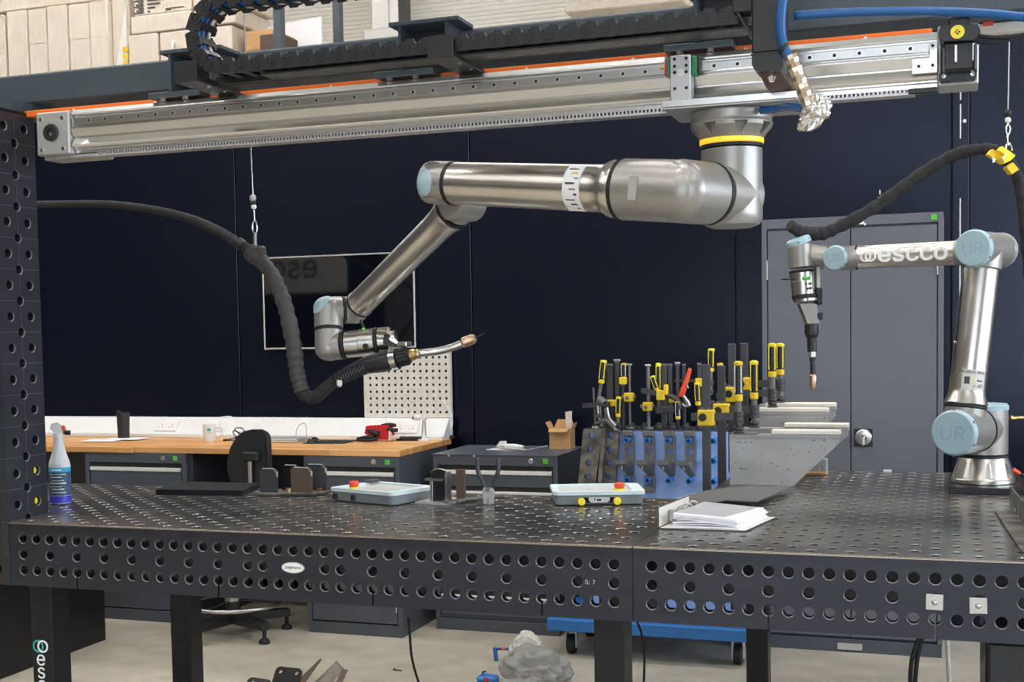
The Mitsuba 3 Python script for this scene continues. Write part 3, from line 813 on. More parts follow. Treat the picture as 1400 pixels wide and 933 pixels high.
def cap(k, p, n, r, t=0.016, upv=(0, 0, 1), mark=True, screws=True):
    """Round blue lid with rounded rim, screws and a faint embossed mark, facing n."""
    n = unit(n)
    c = add("joint_cap", rev(p, n, [(r, 0), (r, t * 0.45), (r * 0.965, t * 0.8), (r * 0.90, t), (r * 0.1, t * 1.02)], 44), "robot_blue", k, smooth=35, label="pale blue round cap")
    upv = unit(A(upv) - n * (A(upv) @ n))
    side = np.cross(upv, n)
    if screws:
        for j in range(6):
            t_ = math.radians(30 + 60 * j)
            q = A(p) + n * t * 0.55 + (upv * math.sin(t_) + side * math.cos(t_)) * r * 0.97
            add("screw", cyl(q - n * 0.004, q + n * 0.002, r * 0.065, n=10), "pendant_grey", c)
    if mark:
        add("mark", text_at("UR", r * 0.62, A(p) + n * t * 1.0, side, n, 0.0012), "robot_blue_deep", c)
    return c

# ---- large arm hanging from the carriage
K = thing("robot_arm", "large silver robot arm hanging from the rail carriage, with pale blue caps", "robot arm")
AX, AY = 2.247, 0.13
add("base_flange", rev((AX, AY, 1.1355), (0, 0, -1), [(0.085, 0), (0.100, 0.001), (0.104, 0.006), (0.104, 0.024), (0.101, 0.030)], 48), "robot_grey", K, smooth=30)
cone = rev((AX, AY, 1.1055), (0, 0, -1), [(0.104, 0), (0.106, 0.004), (0.104, 0.014), (0.087, 0.034), (0.0825, 0.042)], 48)
cm = solid(cone)
cuts = []
for j in range(8):
    t_ = math.radians(22 + 45 * j)
    wedge = m3.Manifold.hull_points([(r_, s_ * w_, z_) for r_, w_, z_ in ((0.080, 0.015, 1.0985), (0.125, 0.020, 1.0985), (0.081, 0.004, 1.0700), (0.125, 0.005, 1.0700)) for s_ in (-1, 1)])
    cuts.append(wedge.rotate((0, 0, math.degrees(t_))).translate((AX, AY, 0)))
add("base", m3.Manifold.batch_boolean([cm] + cuts, m3.OpType.Subtract), "robot_grey", K, smooth=25)
sr_ = add("status_ring", rev((AX, AY, 1.0633), (0, 0, -1), [(0.078, 0), (0.0825, 0.001), (0.0825, 0.013), (0.078, 0.014)], 48), "amber_light", K, smooth=30, label="glowing amber status ring")
scene[sr_]["emitter"] = {"type": "area", "radiance": {"type": "rgb", "value": [0.30, 0.16, 0.008]}}
ring(K, (AX, AY, 1.044), (0, 0, 1), 0.0805, 0.010)
H = A((2.156, -0.050, 0.917))
E_ = A((1.406, 0.182, 1.003))
col = A(AX, AY, H[2])
n1 = unit((H - col) * [1, 1, 0])
d1 = unit(E_ - H)
add("shoulder", [rev((AX, AY, 1.0385), (0, 0, -1), [(0.072, 0), (0.0785, 0.002), (0.0785, 0.17), (0.0775, 0.185), (0.070, 0.198), (0.050, 0.206), (0.01, 0.208)], 48),
                 dome(col - n1 * 0.06, n1, 0.0785, 0.155, 0.006, 48, 0.03)], "robot_grey", K, smooth=35)
rp_ = col + n1 * 0.105
ring(K, rp_, n1, 0.0815, 0.013)
lenH = np.linalg.norm(H - rp_)
hs_ = [dome(rp_ + n1 * 0.006, n1, 0.080, lenH + 0.062, 0.050, 48), dome(H + d1 * 0.172, -d1, 0.0795, 0.245, 0.070, 48)]
sh2 = add("upper_arm_housing", hs_, "robot_grey", K, smooth=35)
for dz in (0.028, -0.028):
    q = H + n1 * 0.071 + A(0.03, 0, dz)
    add("screw", cyl(q - n1 * 0.012, q + n1 * 0.002, 0.006, n=8), "chrome", sh2)
qv = H + d1 * 0.105
nn = unit(np.cross(d1, [0, 0, 1.0])); nn = nn if nn[1] < 0 else -nn
add("plate_mark", [at(bx(-0.012, 0.012, -0.030, 0.030, 0.0795, 0.0805), qv, d1, nn)], "label_silver", sh2)
ring(K, H + d1 * 0.178, d1, 0.0805, 0.012)
add("upper_arm", rev(H + d1 * 0.185, d1, [(0.074, 0), (0.0755, 0.004), (0.0755, 0.022), (0.072, 0.030), (0.0645, 0.045), (0.0625, 0.07), (0.0605, np.linalg.norm(E_ - H) - 0.185 - 0.062)], 56), "stainless", K, smooth=35)
# printed sticker round the tube
def sticker(k, p, d, r, w, a0, a1, facing, n=14):
    d = unit(d); f = unit(A(facing) - d * (A(facing) @ d)); s = np.cross(d, f)
    th = np.radians(np.linspace(a0, a1, n))
    V, F = [], []
    for rr in (r + 0.0004, r + 0.0012):
        for t_ in (0, w):
            for a in th:
                V.append(A(p) + d * t_ + rr * (f * math.cos(a) + s * math.sin(a)))
    q = lambda l, e, i: l * 2 * n + e * n + i
    for i in range(n - 1):
        for l in (0, 1):
            a, b, c, e2 = q(l, 0, i), q(l, 0, i + 1), q(l, 1, i + 1), q(l, 1, i)
            F += [(a, b, c), (a, c, e2)] if l else [(a, c, b), (a, e2, c)]
        for e3 in (0, 1):
            a, b, c, e2 = q(0, e3, i), q(0, e3, i + 1), q(1, e3, i + 1), q(1, e3, i)
            F += [(a, b, c), (a, c, e2)]
    return trimesh.Trimesh(V, F, process=False)
st = add("sticker", sticker(K, H + d1 * 0.275, d1, 0.0632, 0.052, -75, 62, nn), "white_mark", K, label="white printed sticker round the tube")
for j in range(9):
    a = -60 + 13 * j
    add("print_line", sticker(K, H + d1 * (0.282 + 0.004 * (j % 3)), d1, 0.0642, 0.010 + 0.018 * ((j * 7) % 3) / 2, a, a + (4 if j % 2 else 2.2), nn, 3), "amber_light" if j == 7 else "sleeve_grey", st)
# elbow
n3 = n1
Lt = np.linalg.norm(E_ - H)
ring(K, E_ - d1 * 0.056, d1, 0.063, 0.012)
add("elbow", [dome(E_ - d1 * 0.050, d1, 0.0625, 0.108, 0.052, 48), dome(E_ - n3 * 0.10, n3, 0.061, 0.15, 0.022, 48, 0.02)], "robot_grey", K, smooth=35)
def hug(k, domes, c, r):
    """A pale blue lid that hugs the rounded housing inside a sphere round c."""
    g = solid(domes[0])
    for q in domes[1:]:
        g = g + solid(q)
    return add("joint_cap", g ^ m3.Manifold.sphere(r, 48).translate(tuple(c)), "robot_blue", k, smooth=40, label="pale blue cap")
hug(K, [dome(E_ - d1 * 0.050, d1, 0.0640, 0.1095, 0.052, 48)], E_ - ACROSS * 0.050 - INTO * 0.034, 0.041)
# forearm
F_ = A((1.422, 0.335, 0.961))
W1 = A((0.941, 0.595, 0.653))
d2 = unit(W1 - F_)
add("elbow_housing", [dome(F_ - n3 * 0.07, n3, 0.058, 0.13, 0.012, 40, 0.03), dome(F_ - d2 * 0.055, d2, 0.0565, 0.105, 0.01, 40, 0.05)], "robot_grey", K, smooth=35)
ring(K, F_ + d2 * 0.055, d2, 0.0585, 0.010)
L2 = np.linalg.norm(W1 - F_)
add("forearm", rev(F_ + d2 * 0.061, d2, [(0.056, 0), (0.0565, 0.003), (0.055, 0.012), (0.0485, 0.050), (0.047, 0.09), (0.0445, L2 - 0.061 - 0.052), (0.047, L2 - 0.061 - 0.040)], 48), "stainless", K, smooth=35)
ring(K, W1 - d2 * 0.036, d2, 0.0475, 0.010)
# wrists
W2 = A((0.871, 0.547, 0.652))
W3 = A((0.882, 0.523, 0.534))
e1 = unit(W2 - W1); e2 = unit(W3 - W2)
TL = A((1.110, 0.567, 0.554))
e3 = unit(TL - W3)
add("wrist_housing", [dome(W1 - d2 * 0.032, d2, 0.0465, 0.075, 0.04, 40), dome(W1 - e1 * 0.035, e1, 0.0445, 0.070, 0.005, 40, 0.035)], "robot_grey", K, smooth=35)
ring(K, W1 + e1 * 0.037, e1, 0.0455, 0.009)
w2 = add("wrist_housing", [dome(W1 + e1 * 0.042, e1, 0.0455, np.linalg.norm(W2 - W1) + 0.005, 0.044, 40), dome(W2 - e2 * 0.046, e2, 0.0475, 0.108, 0.004, 40, 0.036)], "robot_grey", K, smooth=35)
hug(K, [dome(W1 + e1 * 0.042, e1, 0.0470, np.linalg.norm(W2 - W1) + 0.0065, 0.044, 40), dome(W2 - e2 * 0.0475, e2, 0.0490, 0.108, 0.004, 40, 0.036)], W2 - ACROSS * 0.036 - BELOW * 0.034 - INTO * 0.022, 0.044)
rj = W2 + e2 * 0.066
ring(K, rj, e2, 0.0475, 0.009)
add("wrist_housing", [dome(rj + e2 * 0.004, e2, 0.047, np.linalg.norm(W3 - rj) + 0.044, 0.040, 40), dome(W3 - e3 * 0.030, e3, 0.0465, 0.075, 0.004, 40, 0.028)], "robot_grey", K, smooth=35)
ring(K, W3 + e3 * 0.052, e3, 0.0455, 0.010)
tf_ = add("tool_flange", [rev(W3 + e3 * 0.058, e3, [(0.042, 0), (0.0445, 0.001), (0.0445, 0.046), (0.043, 0.047), (0.0455, 0.049), (0.0455, 0.098), (0.043, 0.10)], 40)], "nickel", K, smooth=30)
hq = W3 + e3 * 0.132 + A(0.01, -0.043, -0.012)
add("socket", cyl(hq, hq + A(0.0, -0.006, 0), 0.009, n=20), "ink", tf_)
add("plug", [cyl(W3 + e3 * 0.12 + A(0, 0, 0.043), W3 + e3 * 0.115 + A(-0.008, 0, 0.075), 0.004)], "ink", tf_)
add("plug_light", cyl(W3 + e3 * 0.122 + A(0, -0.012, 0.040), W3 + e3 * 0.122 + A(0, -0.014, 0.048), 0.006, n=10), "green_tag", tf_)
ring(K, W3 + e3 * 0.163, e3, 0.0462, 0.010)

# welding torch of the large arm
WT = thing("welding_torch", "black and silver welding torch clamped to the large robot arm, its wire pointing right", "welding torch")
b0 = W3 + e3 * 0.169
add("mount", [rev(b0, e3, [(0.043, 0), (0.0445, 0.001), (0.0445, 0.036), (0.038, 0.042), (0.030, 0.043), (0.030, 0.056), (0.02, 0.06)], 32)], "chrome", WT, smooth=30)
c0 = A((1.144, 0.501, 0.496))
br_ = [hull([b0 + e3 * 0.05 + A(0.0, -0.02, s * 0.012) for s in (-1, 1)] + [b0 + e3 * 0.03 + A(0, -0.045, s * 0.012) for s in (-1, 1)] + [c0 + A(-0.015, 0.0, 0.03), c0 + A(0.02, -0.01, 0.028), c0 + A(0.0, 0.03, 0.03)]),
       bx(*sorted((c0[0] - 0.005, c0[0] + 0.028)), c0[1] - 0.02, c0[1] + 0.03, c0[2] + 0.034, c0[2] + 0.05, 0.003)]
add("clamp_arm", br_, "nickel", WT)
add("clamp_screw", cyl(b0 + e3 * 0.045 + A(0, -0.042, 0.012), b0 + e3 * 0.045 + A(0, -0.054, 0.012), 0.009, n=12), "ink", WT)
g0 = A((0.926, 0.479, 0.428)); g1 = A((1.027, 0.488, 0.472)); g2 = A((1.126, 0.494, 0.492)); g3 = A((1.161, 0.497, 0.500)); g4 = A((1.189, 0.503, 0.507))
gd = unit(g2 - g1)
spr = unit(g1 - g0)
sp = rev(g0 + spr * 0.0, spr, [(0.019 + (0.004 if i % 2 else 0.0) + 0.006 * i / 24, np.linalg.norm(g1 - g0) * i / 24) for i in range(25)], 24)
add("strain_relief", sp, "black_plastic", WT)
add("grip", rev(g1 - gd * 0.004, gd, [(0.025, 0), (0.027, 0.006), (0.031, 0.035), (0.034, 0.06), (0.034, 0.078), (0.032, 0.088), (0.0325, 0.092), (0.0325, np.linalg.norm(g2 - g1))], 28), "black_plastic", WT, smooth=35)
add("collar", rev(g2 - gd * 0.012, gd, [(0.033, 0), (0.0365, 0.001), (0.0365, 0.021), (0.033, 0.022)], 32), "chrome", WT, smooth=30)
kn = []
for j in range(14):
    t_ = 2 * math.pi * j / 14
    _, u, v = basis(gd)
    q = u * math.cos(t_) + v * math.sin(t_)
    kn.append(cyl(g2 + gd * 0.014 + q * 0.026, g2 + gd * 0.044 + q * 0.026, 0.0045, n=6))
add("knurled_nut", kn + [cyl(g2 + gd * 0.012, g2 + gd * 0.047, 0.027), cyl(g2 + gd * 0.047, g2 + gd * 0.053, 0.022)], "black_plastic", WT)
add("brass_nut", rev(g2 + gd * 0.053, gd, [(0.018, 0), (0.019, 0.002), (0.019, 0.012), (0.016, 0.018), (0.016, 0.028), (0.011, 0.031)], 16), "brass", WT)
n0 = g2 + gd * 0.082
tp = [n0, A((1.268, 0.517, 0.515)), A((1.319, 0.526, 0.528)), A((1.351, 0.534, 0.541))]
add("neck", tube(tp, 0.0125, 16), "nickel", WT, smooth=True)
z0, z1 = A((1.340, 0.531, 0.537)), A((1.383, 0.541, 0.554))
zd = unit(z1 - z0)
add("nozzle", rev(z0, zd, [(0.012, 0), (0.0165, 0.006), (0.0175, 0.02), (0.0165, 0.036), (0.0125, 0.047), (0.008, 0.049)], 20), "copper", WT, smooth=30)
add("wire", cyl(z1, A((1.411, 0.547, 0.568)), 0.0018, 0.0014, 8), "ink", WT)
add("cable_clip", [cyl(A((0.944, 0.464, 0.426)), A((0.944, 0.463, 0.410)), 0.009), trimesh.creation.icosphere(2, 0.0085).apply_translation(A((0.948, 0.454, 0.412)))], "cream_metal", WT, smooth=True)

# hose package of the large arm
HP = thing("hose_package", "black fabric hose package hanging from a cable and bending up to the left torch", "hose")
hp = [g0, A((0.882, 0.482, 0.395)), A((0.838, 0.485, 0.368)), A((0.799, 0.483, 0.388)), A((0.784, 0.481, 0.450)), A((0.777, 0.473, 0.546)), A((0.752, 0.472, 0.666)), A((0.702, 0.491, 0.763)), A((0.637, 0.514, 0.833))]
rip = lambda i: 1 + 0.075 * np.sin(i * 1.25) + 0.035 * np.sin(i * 0.5 + 1)
add("sleeve", tube(hp[3:], [0.024, 0.025, 0.0265, 0.026, 0.025, 0.024], 14, 16, rip), "sleeve_grey", HP, smooth=True)
add("lower_hose", tube([g0, hp[1], hp[2], hp[3], hp[4]], [0.0195, 0.021, 0.022, 0.0225, 0.021], 14, 8), "fabric_black", HP, smooth=True)
hq_ = [A((0.642, 0.515, 0.831)), A((0.563, 0.531, 0.876)), A((0.458, 0.570, 0.929)), A((0.301, 0.654, 0.984)), A((0.081, 0.757, 1.036)), A((-0.185, 0.873, 1.078)), A((-0.464, 0.984, 1.103)), A((-0.787, 1.132, 1.126)), A((-1.318, 1.362, 1.142)), A(-1.15, 0.35, 0.86), A(-1.35, 0.55, 0.35), A(-1.42, 0.80, -0.29)]
add("upper_hose", tube(hq_, [0.020, 0.0185, 0.017, 0.016, 0.015, 0.0145, 0.014, 0.014, 0.014, 0.014, 0.014, 0.014], 14, 14, lambda i: 1 + 0.03 * np.sin(i * 1.3)), "fabric_black", HP, smooth=True)
add("strap", cyl(A((0.577, 0.526, 0.868)), A((0.551, 0.533, 0.884)), 0.0215), "rubber", HP)
cc_ = A((0.630, 0.512, 0.836))
add("collar", [rev(A((0.600, 0.518, 0.857)), A((0.660, 0.511, 0.813)) - A((0.600, 0.518, 0.857)), [(0.024, 0), (0.031, 0.004), (0.032, 0.03), (0.027, 0.058)], 20), bx(cc_[0] - 0.022, cc_[0] + 0.03, cc_[1] - 0.02, cc_[1] + 0.02, cc_[2] + 0.0, cc_[2] + 0.035, 0.008)], "sleeve_grey", HP)
hk = A((0.626, 0.512, 0.867))
top_ = A((0.604, 0.540, 1.444))
HG = thing("suspension_cable", "thin steel cable with crimps and snap hook holding up the left hose package", "cable")
wtop = hk + (top_ - hk) * 1.6
w0 = A((0.618, 0.520, 1.037))
add("wire", cyl(w0, w0 + (A((0.609, 0.528, 1.226)) - w0) * 4.5, 0.0024, n=8), "nickel", HG)
def crimp(px_mid, r, h, mat):
    return add("crimp", rev(px_mid - A(0, 0, h / 2), (0, 0, 1), [(r * 0.6, 0), (r, h * 0.3), (r, h * 0.7), (r * 0.6, h)], 14), mat, HG, smooth=40)
crimp(A((0.618, 0.519, 1.030)), 0.011, 0.022, "label_silver"); crimp(A((0.619, 0.518, 1.013)), 0.010, 0.016, "ink"); crimp(A((0.621, 0.518, 1.001)), 0.009, 0.016, "white_mark")
add("lower_wire", cyl(A((0.621, 0.518, 0.991)), A((0.623, 0.516, 0.952)), 0.003, n=8), "nickel", HG)
s0, s1 = A((0.623, 0.517, 0.959)), A((0.626, 0.511, 0.863))
lp = [s0 + A(0.0, 0, 0.0), s0 + A(0.007, 0, -0.015), s0 + A(0.008, 0, -0.035), s0 + A(0.0, 0, -0.05), s0 + A(-0.008, 0, -0.035), s0 + A(-0.007, 0, -0.015), s0]
add("hook", [tube(lp, 0.0028, 8), cyl(s0 + A(0, 0, -0.045), s1, 0.007, 0.006, 12)], "chrome", HG)

# ---- small arm standing on the right table
K = thing("robot_arm", "smaller robot arm with blue round caps standing on a black plate on the right table", "robot arm")
BX, BY = 2.892, 1.49
pl = add("mounting_plate", bx(2.782, 3.25, 1.315, 1.78, 0.0, 0.022, 0.002), "black_steel", label="black square steel base plate under the small robot arm", cat="plate")
cone = rev((BX, BY, 0.0225), (0, 0, 1), [(0.100, 0), (0.104, 0.002), (0.104, 0.014), (0.101, 0.018), (0.084, 0.075), (0.0785, 0.088)], 48)
cm = solid(cone)
cuts = [m3.Manifold.hull_points([(r_, s_ * w_, z_) for r_, w_, z_ in ((0.082, 0.012, 0.0435), (0.125, 0.014, 0.0435), (0.076, 0.006, 0.094), (0.125, 0.008, 0.094)) for s_ in (-1, 1)]).rotate((0, 0, 10 + 45 * j)).translate((BX, BY, 0)) for j in range(8)]
add("base", m3.Manifold.batch_boolean([cm] + cuts, m3.OpType.Subtract), "stainless", K, smooth=25)
ring(K, (BX, BY, 0.1145), (0, 0, 1), 0.081, 0.010)
CP1 = A((2.801, 1.276, 0.209))
zs = CP1[2] + 0.0
col = A(BX, BY, zs)
nb = unit((CP1 - col) * [1, 1, 0])
upb = A(0, 0, 1)
add("shoulder", [rev((BX, BY, 0.120), (0, 0, 1), [(0.075, 0), (0.0795, 0.002), (0.0795, zs - 0.120 + 0.062), (0.077, zs - 0.12 + 0.070)], 48), dome(col - nb * 0.05, nb, 0.0765, 0.125, 0.004, 44, 0.03)], "robot_grey", K, smooth=35)
add("shoulder_lid", [rev((BX, BY, zs + 0.0635), (0, 0, 1), [(0.0815, 0), (0.0815, 0.013), (0.075, 0.021), (0.01, 0.022)], 44)], "robot_blue", K, smooth=35, label="pale blue lid on the shoulder")
rp2 = col + nb * 0.078
ring(K, rp2, nb, 0.0785, 0.009)
lc = np.linalg.norm(CP1 - rp2)
UA0 = rp2 + nb * (lc * 0.52)
UB = A((2.887, 1.421, 0.814))
ua_axis0 = A((2.826, 1.351, 0.220))
ua = unit(UB - ua_axis0)
add("upper_arm_housing", [rev(rp2 + nb * 0.004, nb, [(0.074, 0), (0.0765, 0.002), (0.0765, lc - 0.004)], 48), dome(ua_axis0 - ua * 0.02, ua, 0.066, 0.088, 0.003, 40, 0.03)], "robot_grey", K, smooth=35)
cap(K, CP1, nb, 0.0765, 0.020)
ring(K, ua_axis0 + ua * 0.072, ua, 0.0675, 0.010)
LU = np.linalg.norm(UB - ua_axis0)
add("upper_arm", rev(ua_axis0 + ua * 0.078, ua, [(0.068, 0), (0.0695, 0.003), (0.067, 0.012), (0.0595, 0.036), (0.0585, 0.05), (0.0580, LU - 0.078 - 0.066)], 52), "stainless", K, smooth=35)
ring(K, ua_axis0 + ua * (LU - 0.062), ua, 0.0595, 0.009)
front = unit(-INTO * [1, 1, 0])
sb = unit(np.cross(ua, [0, 0, 1.0])) if abs(ua[2]) < 0.9 else None
st = add("sticker", sticker(K, ua_axis0 + ua * 0.125, ua, 0.0592, 0.068, -42, 32, front), "cream_metal", K, label="cream printed rating sticker on the upright tube")
sidev = unit(np.cross(ua, front)); fr2 = unit(np.cross(sidev, ua))
def on_tube(s, h, up_, ang, mat="ink"):
    t_ = math.radians(ang)
    o = fr2 * math.cos(t_) + sidev * math.sin(t_)
    add("print", text_at(s, h, ua_axis0 + ua * up_ + o * 0.0603, np.cross(ua, o), o, 0.0006), mat, st)
on_tube("UNIVERSAL ROBOTS", 0.0075, 0.184, -6)
on_tube("CE", 0.011, 0.140, 20); on_tube("0-10", 0.0065, 0.138, 5)
tri = prism([(-0.005, 0), (0.005, 0), (0, 0.009)], "z", 0, 0.0006)
t_ = math.radians(-4); o = fr2 * math.cos(t_) + sidev * math.sin(t_)
add("print", at(tri, ua_axis0 + ua * 0.157 + o * 0.0602, np.cross(ua, o), o), "yellow_bright", st)
for a_ in (-30, -22, 8, 18):
    t_ = math.radians(a_); o = fr2 * math.cos(t_) + sidev * math.sin(t_)
    add("print", at(bx(-0.004, 0.004, -0.003 - 0.010 * (a_ < -20), 0.003 + 0.008 * (a_ < -20), 0, 0.0006), ua_axis0 + ua * 0.157 + o * 0.0603, np.cross(ua, o), o), "sleeve_grey", st)
q_ = ua_axis0 + ua * 0.29 - ACROSS * 0.0595
add("tube_screw", cyl(q_, q_ - ACROSS * 0.006, 0.005, n=8), "chrome", K)
# elbow
CP2 = A((2.860, 1.326, 0.816))
nb3 = nb
LB = 0.215
CPb = CP2 - nb3 * LB
add("elbow", [rev(CP2, -nb3, [(0.0575, 0), (0.0585, 0.003), (0.0585, LB - 0.02), (0.060, LB - 0.018), (0.060, LB - 0.006), (0.052, LB)], 48), dome(CP2 - nb3 * 0.085 + ua * 0.0, -ua, 0.0585, 0.070, 0.004, 40)], "robot_grey", K, smooth=35)
add("rear_lid", rev(CPb + nb3 * 0.012, -nb3, [(0.0605, 0), (0.0605, 0.012), (0.052, 0.022), (0.01, 0.023)], 44), "label_silver", K, smooth=35)
cap(K, CP2, nb3, 0.0625, 0.020)
# forearm
FA0 = A((2.856, 1.517, 0.813))
WA = A((2.415, 1.608, 0.813))
fd = unit(WA - FA0)
LF = np.linalg.norm(WA - FA0)
add("forearm_stub", dome(FA0 - fd * 0.03, fd, 0.044, 0.09, 0.004, 36, 0.02), "robot_grey", K, smooth=35)
f0, f1 = 0.030, LF - 0.062
add("forearm", rev(FA0 + fd * f0, fd, [(0.042, 0), (0.0425, 0.004), (0.0415, f1 - f0 - 0.012), (0.0435, f1 - f0 - 0.002), (0.0425, f1 - f0)], 48), "stainless", K, smooth=35)
fn = unit(np.cross(fd, [0, 0, 1.0])); fn = fn if fn @ INTO < 0 else -fn
fup = unit(np.cross(fn, -fd)) if np.cross(fn, -fd)[2] > 0 else -unit(np.cross(fn, -fd))
tx = -fd
sg2 = None
for i, ch in enumerate("escco"):
    lm_ = meshkit.text_mesh(ch, 0.054, 0.0012, True)
    b = lm_.bounds; lm_.apply_translation([-(b[0][0] + b[1][0]) / 2, -(b[0][1] + b[1][1]) / 2, 0]); lm_.apply_scale([1.15, 1.0, 1.0])
    kk = add("letter", at(lm_, FA0 + fd * (f1 - 0.102 - 0.0475 * i) + fn * 0.0426 - fup * 0.001, tx, fn), "letter_white", K)
    sg2 = sg2 or kk
rings(sg2, tuple(FA0 + fd * (f1 - 0.045) + fn * 0.0428), tx, fn, 0.0195, 0.0055, ("letter_white", "letter_white"))
ring(K, FA0 + fd * (f1 + 0.003), fd, 0.0435, 0.009)
# wrists
c1 = A((2.405, 1.497, 0.809))
add("wrist_housing", [dome(FA0 + fd * (f1 + 0.007), fd, 0.0425, 0.09, 0.03, 40), rev(c1, -nb3, [(0.0425, 0), (0.043, 0.003), (0.043, 0.12), (0.03, 0.13)], 40)], "robot_grey", K, smooth=35)
cap(K, c1, nb3, 0.0445, 0.015)
c2 = A((2.361, 1.577, 0.816)); c3 = A((2.270, 1.565, 0.830))
g_ = unit(c3 - c2)
add("wrist_housing", dome(c2, g_, 0.042, np.linalg.norm(c3 - c2) * 0.68, 0.003, 40), "robot_grey", K, smooth=35)
ring(K, c2 + g_ * np.linalg.norm(c3 - c2) * 0.70, g_, 0.0435, 0.008)
ct = A((2.274, 1.548, 0.863)); cb = A((2.282, 1.545, 0.771))
dn = unit(cb - ct)
add("wrist_housing", [rev(ct - dn * 0.006, dn, [(0.030, 0), (0.0425, 0.006), (0.043, 0.012), (0.0435, np.linalg.norm(cb - ct) - 0.004)], 40), dome(c3 - g_ * 0.045, g_, 0.042, 0.05, 0.004, 36)], "robot_grey", K, smooth=35)
cap(K, ct - dn * 0.004, unit(-dn + A(-0.22, -0.25, 0)), 0.0445, 0.020)
ring(K, cb + dn * 0.003, dn, 0.0445, 0.008)
tb = A((2.290, 1.542, 0.676))
dt = unit(tb - cb)
Lq = np.linalg.norm(tb - cb)
tq = add("tool_flange", rev(cb + dt * 0.008, dt, [(0.0425, 0), (0.044, 0.002), (0.0425, 0.03), (0.0425, 0.034), (0.0415, 0.036), (0.041, Lq - 0.010)], 40), "nickel", K, smooth=30)
for dx, dz in ((-0.004, 0.050), (0.012, 0.050), (0.0, 0.068), (0.012, 0.066)):
    q = cb + dt * dz - INTO * 0.0425 + ACROSS * (dx + 0.004)
    add("screw", cyl(q, q - INTO * 0.003, 0.0045, n=10), "rust", tq)
add("plug", [cyl(cb + dt * 0.032 - ACROSS * 0.035 - INTO * 0.03, cb + dt * 0.032 - ACROSS * 0.082 - INTO * 0.03, 0.003), bx(-0.001, 0.001, -0.001, 0.001, -0.001, 0.001).apply_translation(cb + dt * 0.03)], "ink", tq)
qg = cb + dt * 0.030 - INTO * 0.043
add("plug_light", cyl(qg - ACROSS * 0.012, qg + ACROSS * 0.016, 0.006, n=12), "green_tag", tq)
add("bracket", [bx(-0.006, 0.006, -0.015, 0.015, 0, 0.10).apply_transform(frame(cb + ACROSS * 0.05, ACROSS, -dt)).apply_translation(dt * 0.09)], "label_silver", tq)
ring(K, tb + dt * 0.0, dt, 0.0425, 0.016)
t1 = A((2.295, 1.542, 0.660))
WT = thing("welding_torch", "slim black welding torch pointing straight down from the small robot arm", "welding torch")
t2 = A((2.316, 1.534, 0.578)); t3 = A((2.324, 1.522, 0.336))
dd = unit(t3 - t2)
q0 = A((2.301, 1.533, 0.649))
add("mount", [hull([q0 + ACROSS * a + INTO * b for a in (-0.030, 0.030) for b in (-0.02, 0.02)] + [t2 + ACROSS * a + INTO * b for a in (-0.018, 0.024) for b in (-0.02, 0.02)]),
              rev(t1 - dt * 0.01, dt, [(0.040, 0), (0.042, 0.002), (0.042, 0.012), (0.036, 0.016)], 32)], "nickel", WT)
add("mount_clip", [bx(-0.010, 0.012, -0.02, 0.02, -0.012, 0.012, 0.002).apply_transform(frame(q0 + ACROSS * 0.036 + dn * 0.045, ACROSS, -dn)), bx(-0.012, 0.010, -0.02, 0.02, -0.030, 0.030, 0.004).apply_transform(frame(tb + ACROSS * 0.052, ACROSS, -dn))], "black_plastic", WT)
LT = np.linalg.norm(t3 - t2)
fr = lambda y: (y - 443) / (535 - 443) * LT
add("body", rev(t2, dd, [(0.022, 0), (0.0245, 0.002), (0.0245, fr(457)), (0.020, fr(461)), (0.0165, fr(463)), (0.0165, fr(481)), (0.012, fr(482))], 24), "black_plastic", WT, smooth=35)
add("band", rev(t2 + dd * fr(481), dd, [(0.0130, 0), (0.0142, 0.001), (0.0142, fr(488) - fr(481)), (0.012, fr(489) - fr(481))], 20), "aluminium", WT, smooth=35)
add("tube", rev(t2 + dd * fr(487), dd, [(0.0105, 0), (0.0105, fr(491) - fr(487)), (0.0085, fr(494) - fr(487)), (0.0085, fr(514) - fr(487))], 20), "black_plastic", WT, smooth=35)
add("nozzle", rev(t2 + dd * fr(512), dd, [(0.008, 0), (0.0125, 0.005), (0.0135, 0.015), (0.0125, 0.035), (0.008, fr(533) - fr(512)), (0.006, fr(535) - fr(512))], 20), "copper", WT, smooth=35)
# hose package and its suspension
HP = thing("hose_package", "thick black fabric hose package arching over the small robot arm on the right", "hose")
hp = [A((2.240, 1.561, 0.936)), A((2.268, 1.591, 0.916)), A((2.336, 1.627, 0.904)), A((2.413, 1.636, 0.931)), A((2.538, 1.655, 1.000)), A((2.662, 1.675, 1.089)), A((2.785, 1.683, 1.162)), A((2.881, 1.678, 1.181)), A((2.948, 1.659, 1.160)), A((2.995, 1.651, 1.095)), A((3.019, 1.653, 0.990)), A((3.035, 1.670, 0.826)), A((3.056, 1.687, 0.622))]
add("sleeve", tube(hp, [0.019, 0.022, 0.0235, 0.022, 0.0225, 0.023, 0.0215, 0.020, 0.020, 0.020, 0.020, 0.020, 0.020], 14, 12, rip), "fabric_black", HP, smooth=True)
add("strap", cyl(A((2.546, 1.658, 1.005)), A((2.561, 1.665, 1.015)), 0.0245), "rubber", HP)
add("strap_end", cyl(A((2.547, 1.629, 1.036)), A((2.547, 1.630, 1.052)), 0.002), "white_mark", HP)
cp = A((2.952, 1.648, 1.143))
YC = thing("hose_clamp", "yellow plastic hose clamp hanging from a hook on the right cable", "clamp")
def limb(a, b, w=0.016, t=0.012):
    a, b = A(a), A(b)
    d = unit(b - a)
    return hull([p + ACROSS * (s1 * w * abs(d[2]) + 0.0) + A(0, 0, s1 * w * (1 - abs(d[2]) * 0.6)) + INTO * s2 * t for p in (a, b) for s1 in (-1, 1) for s2 in (-1, 1)])
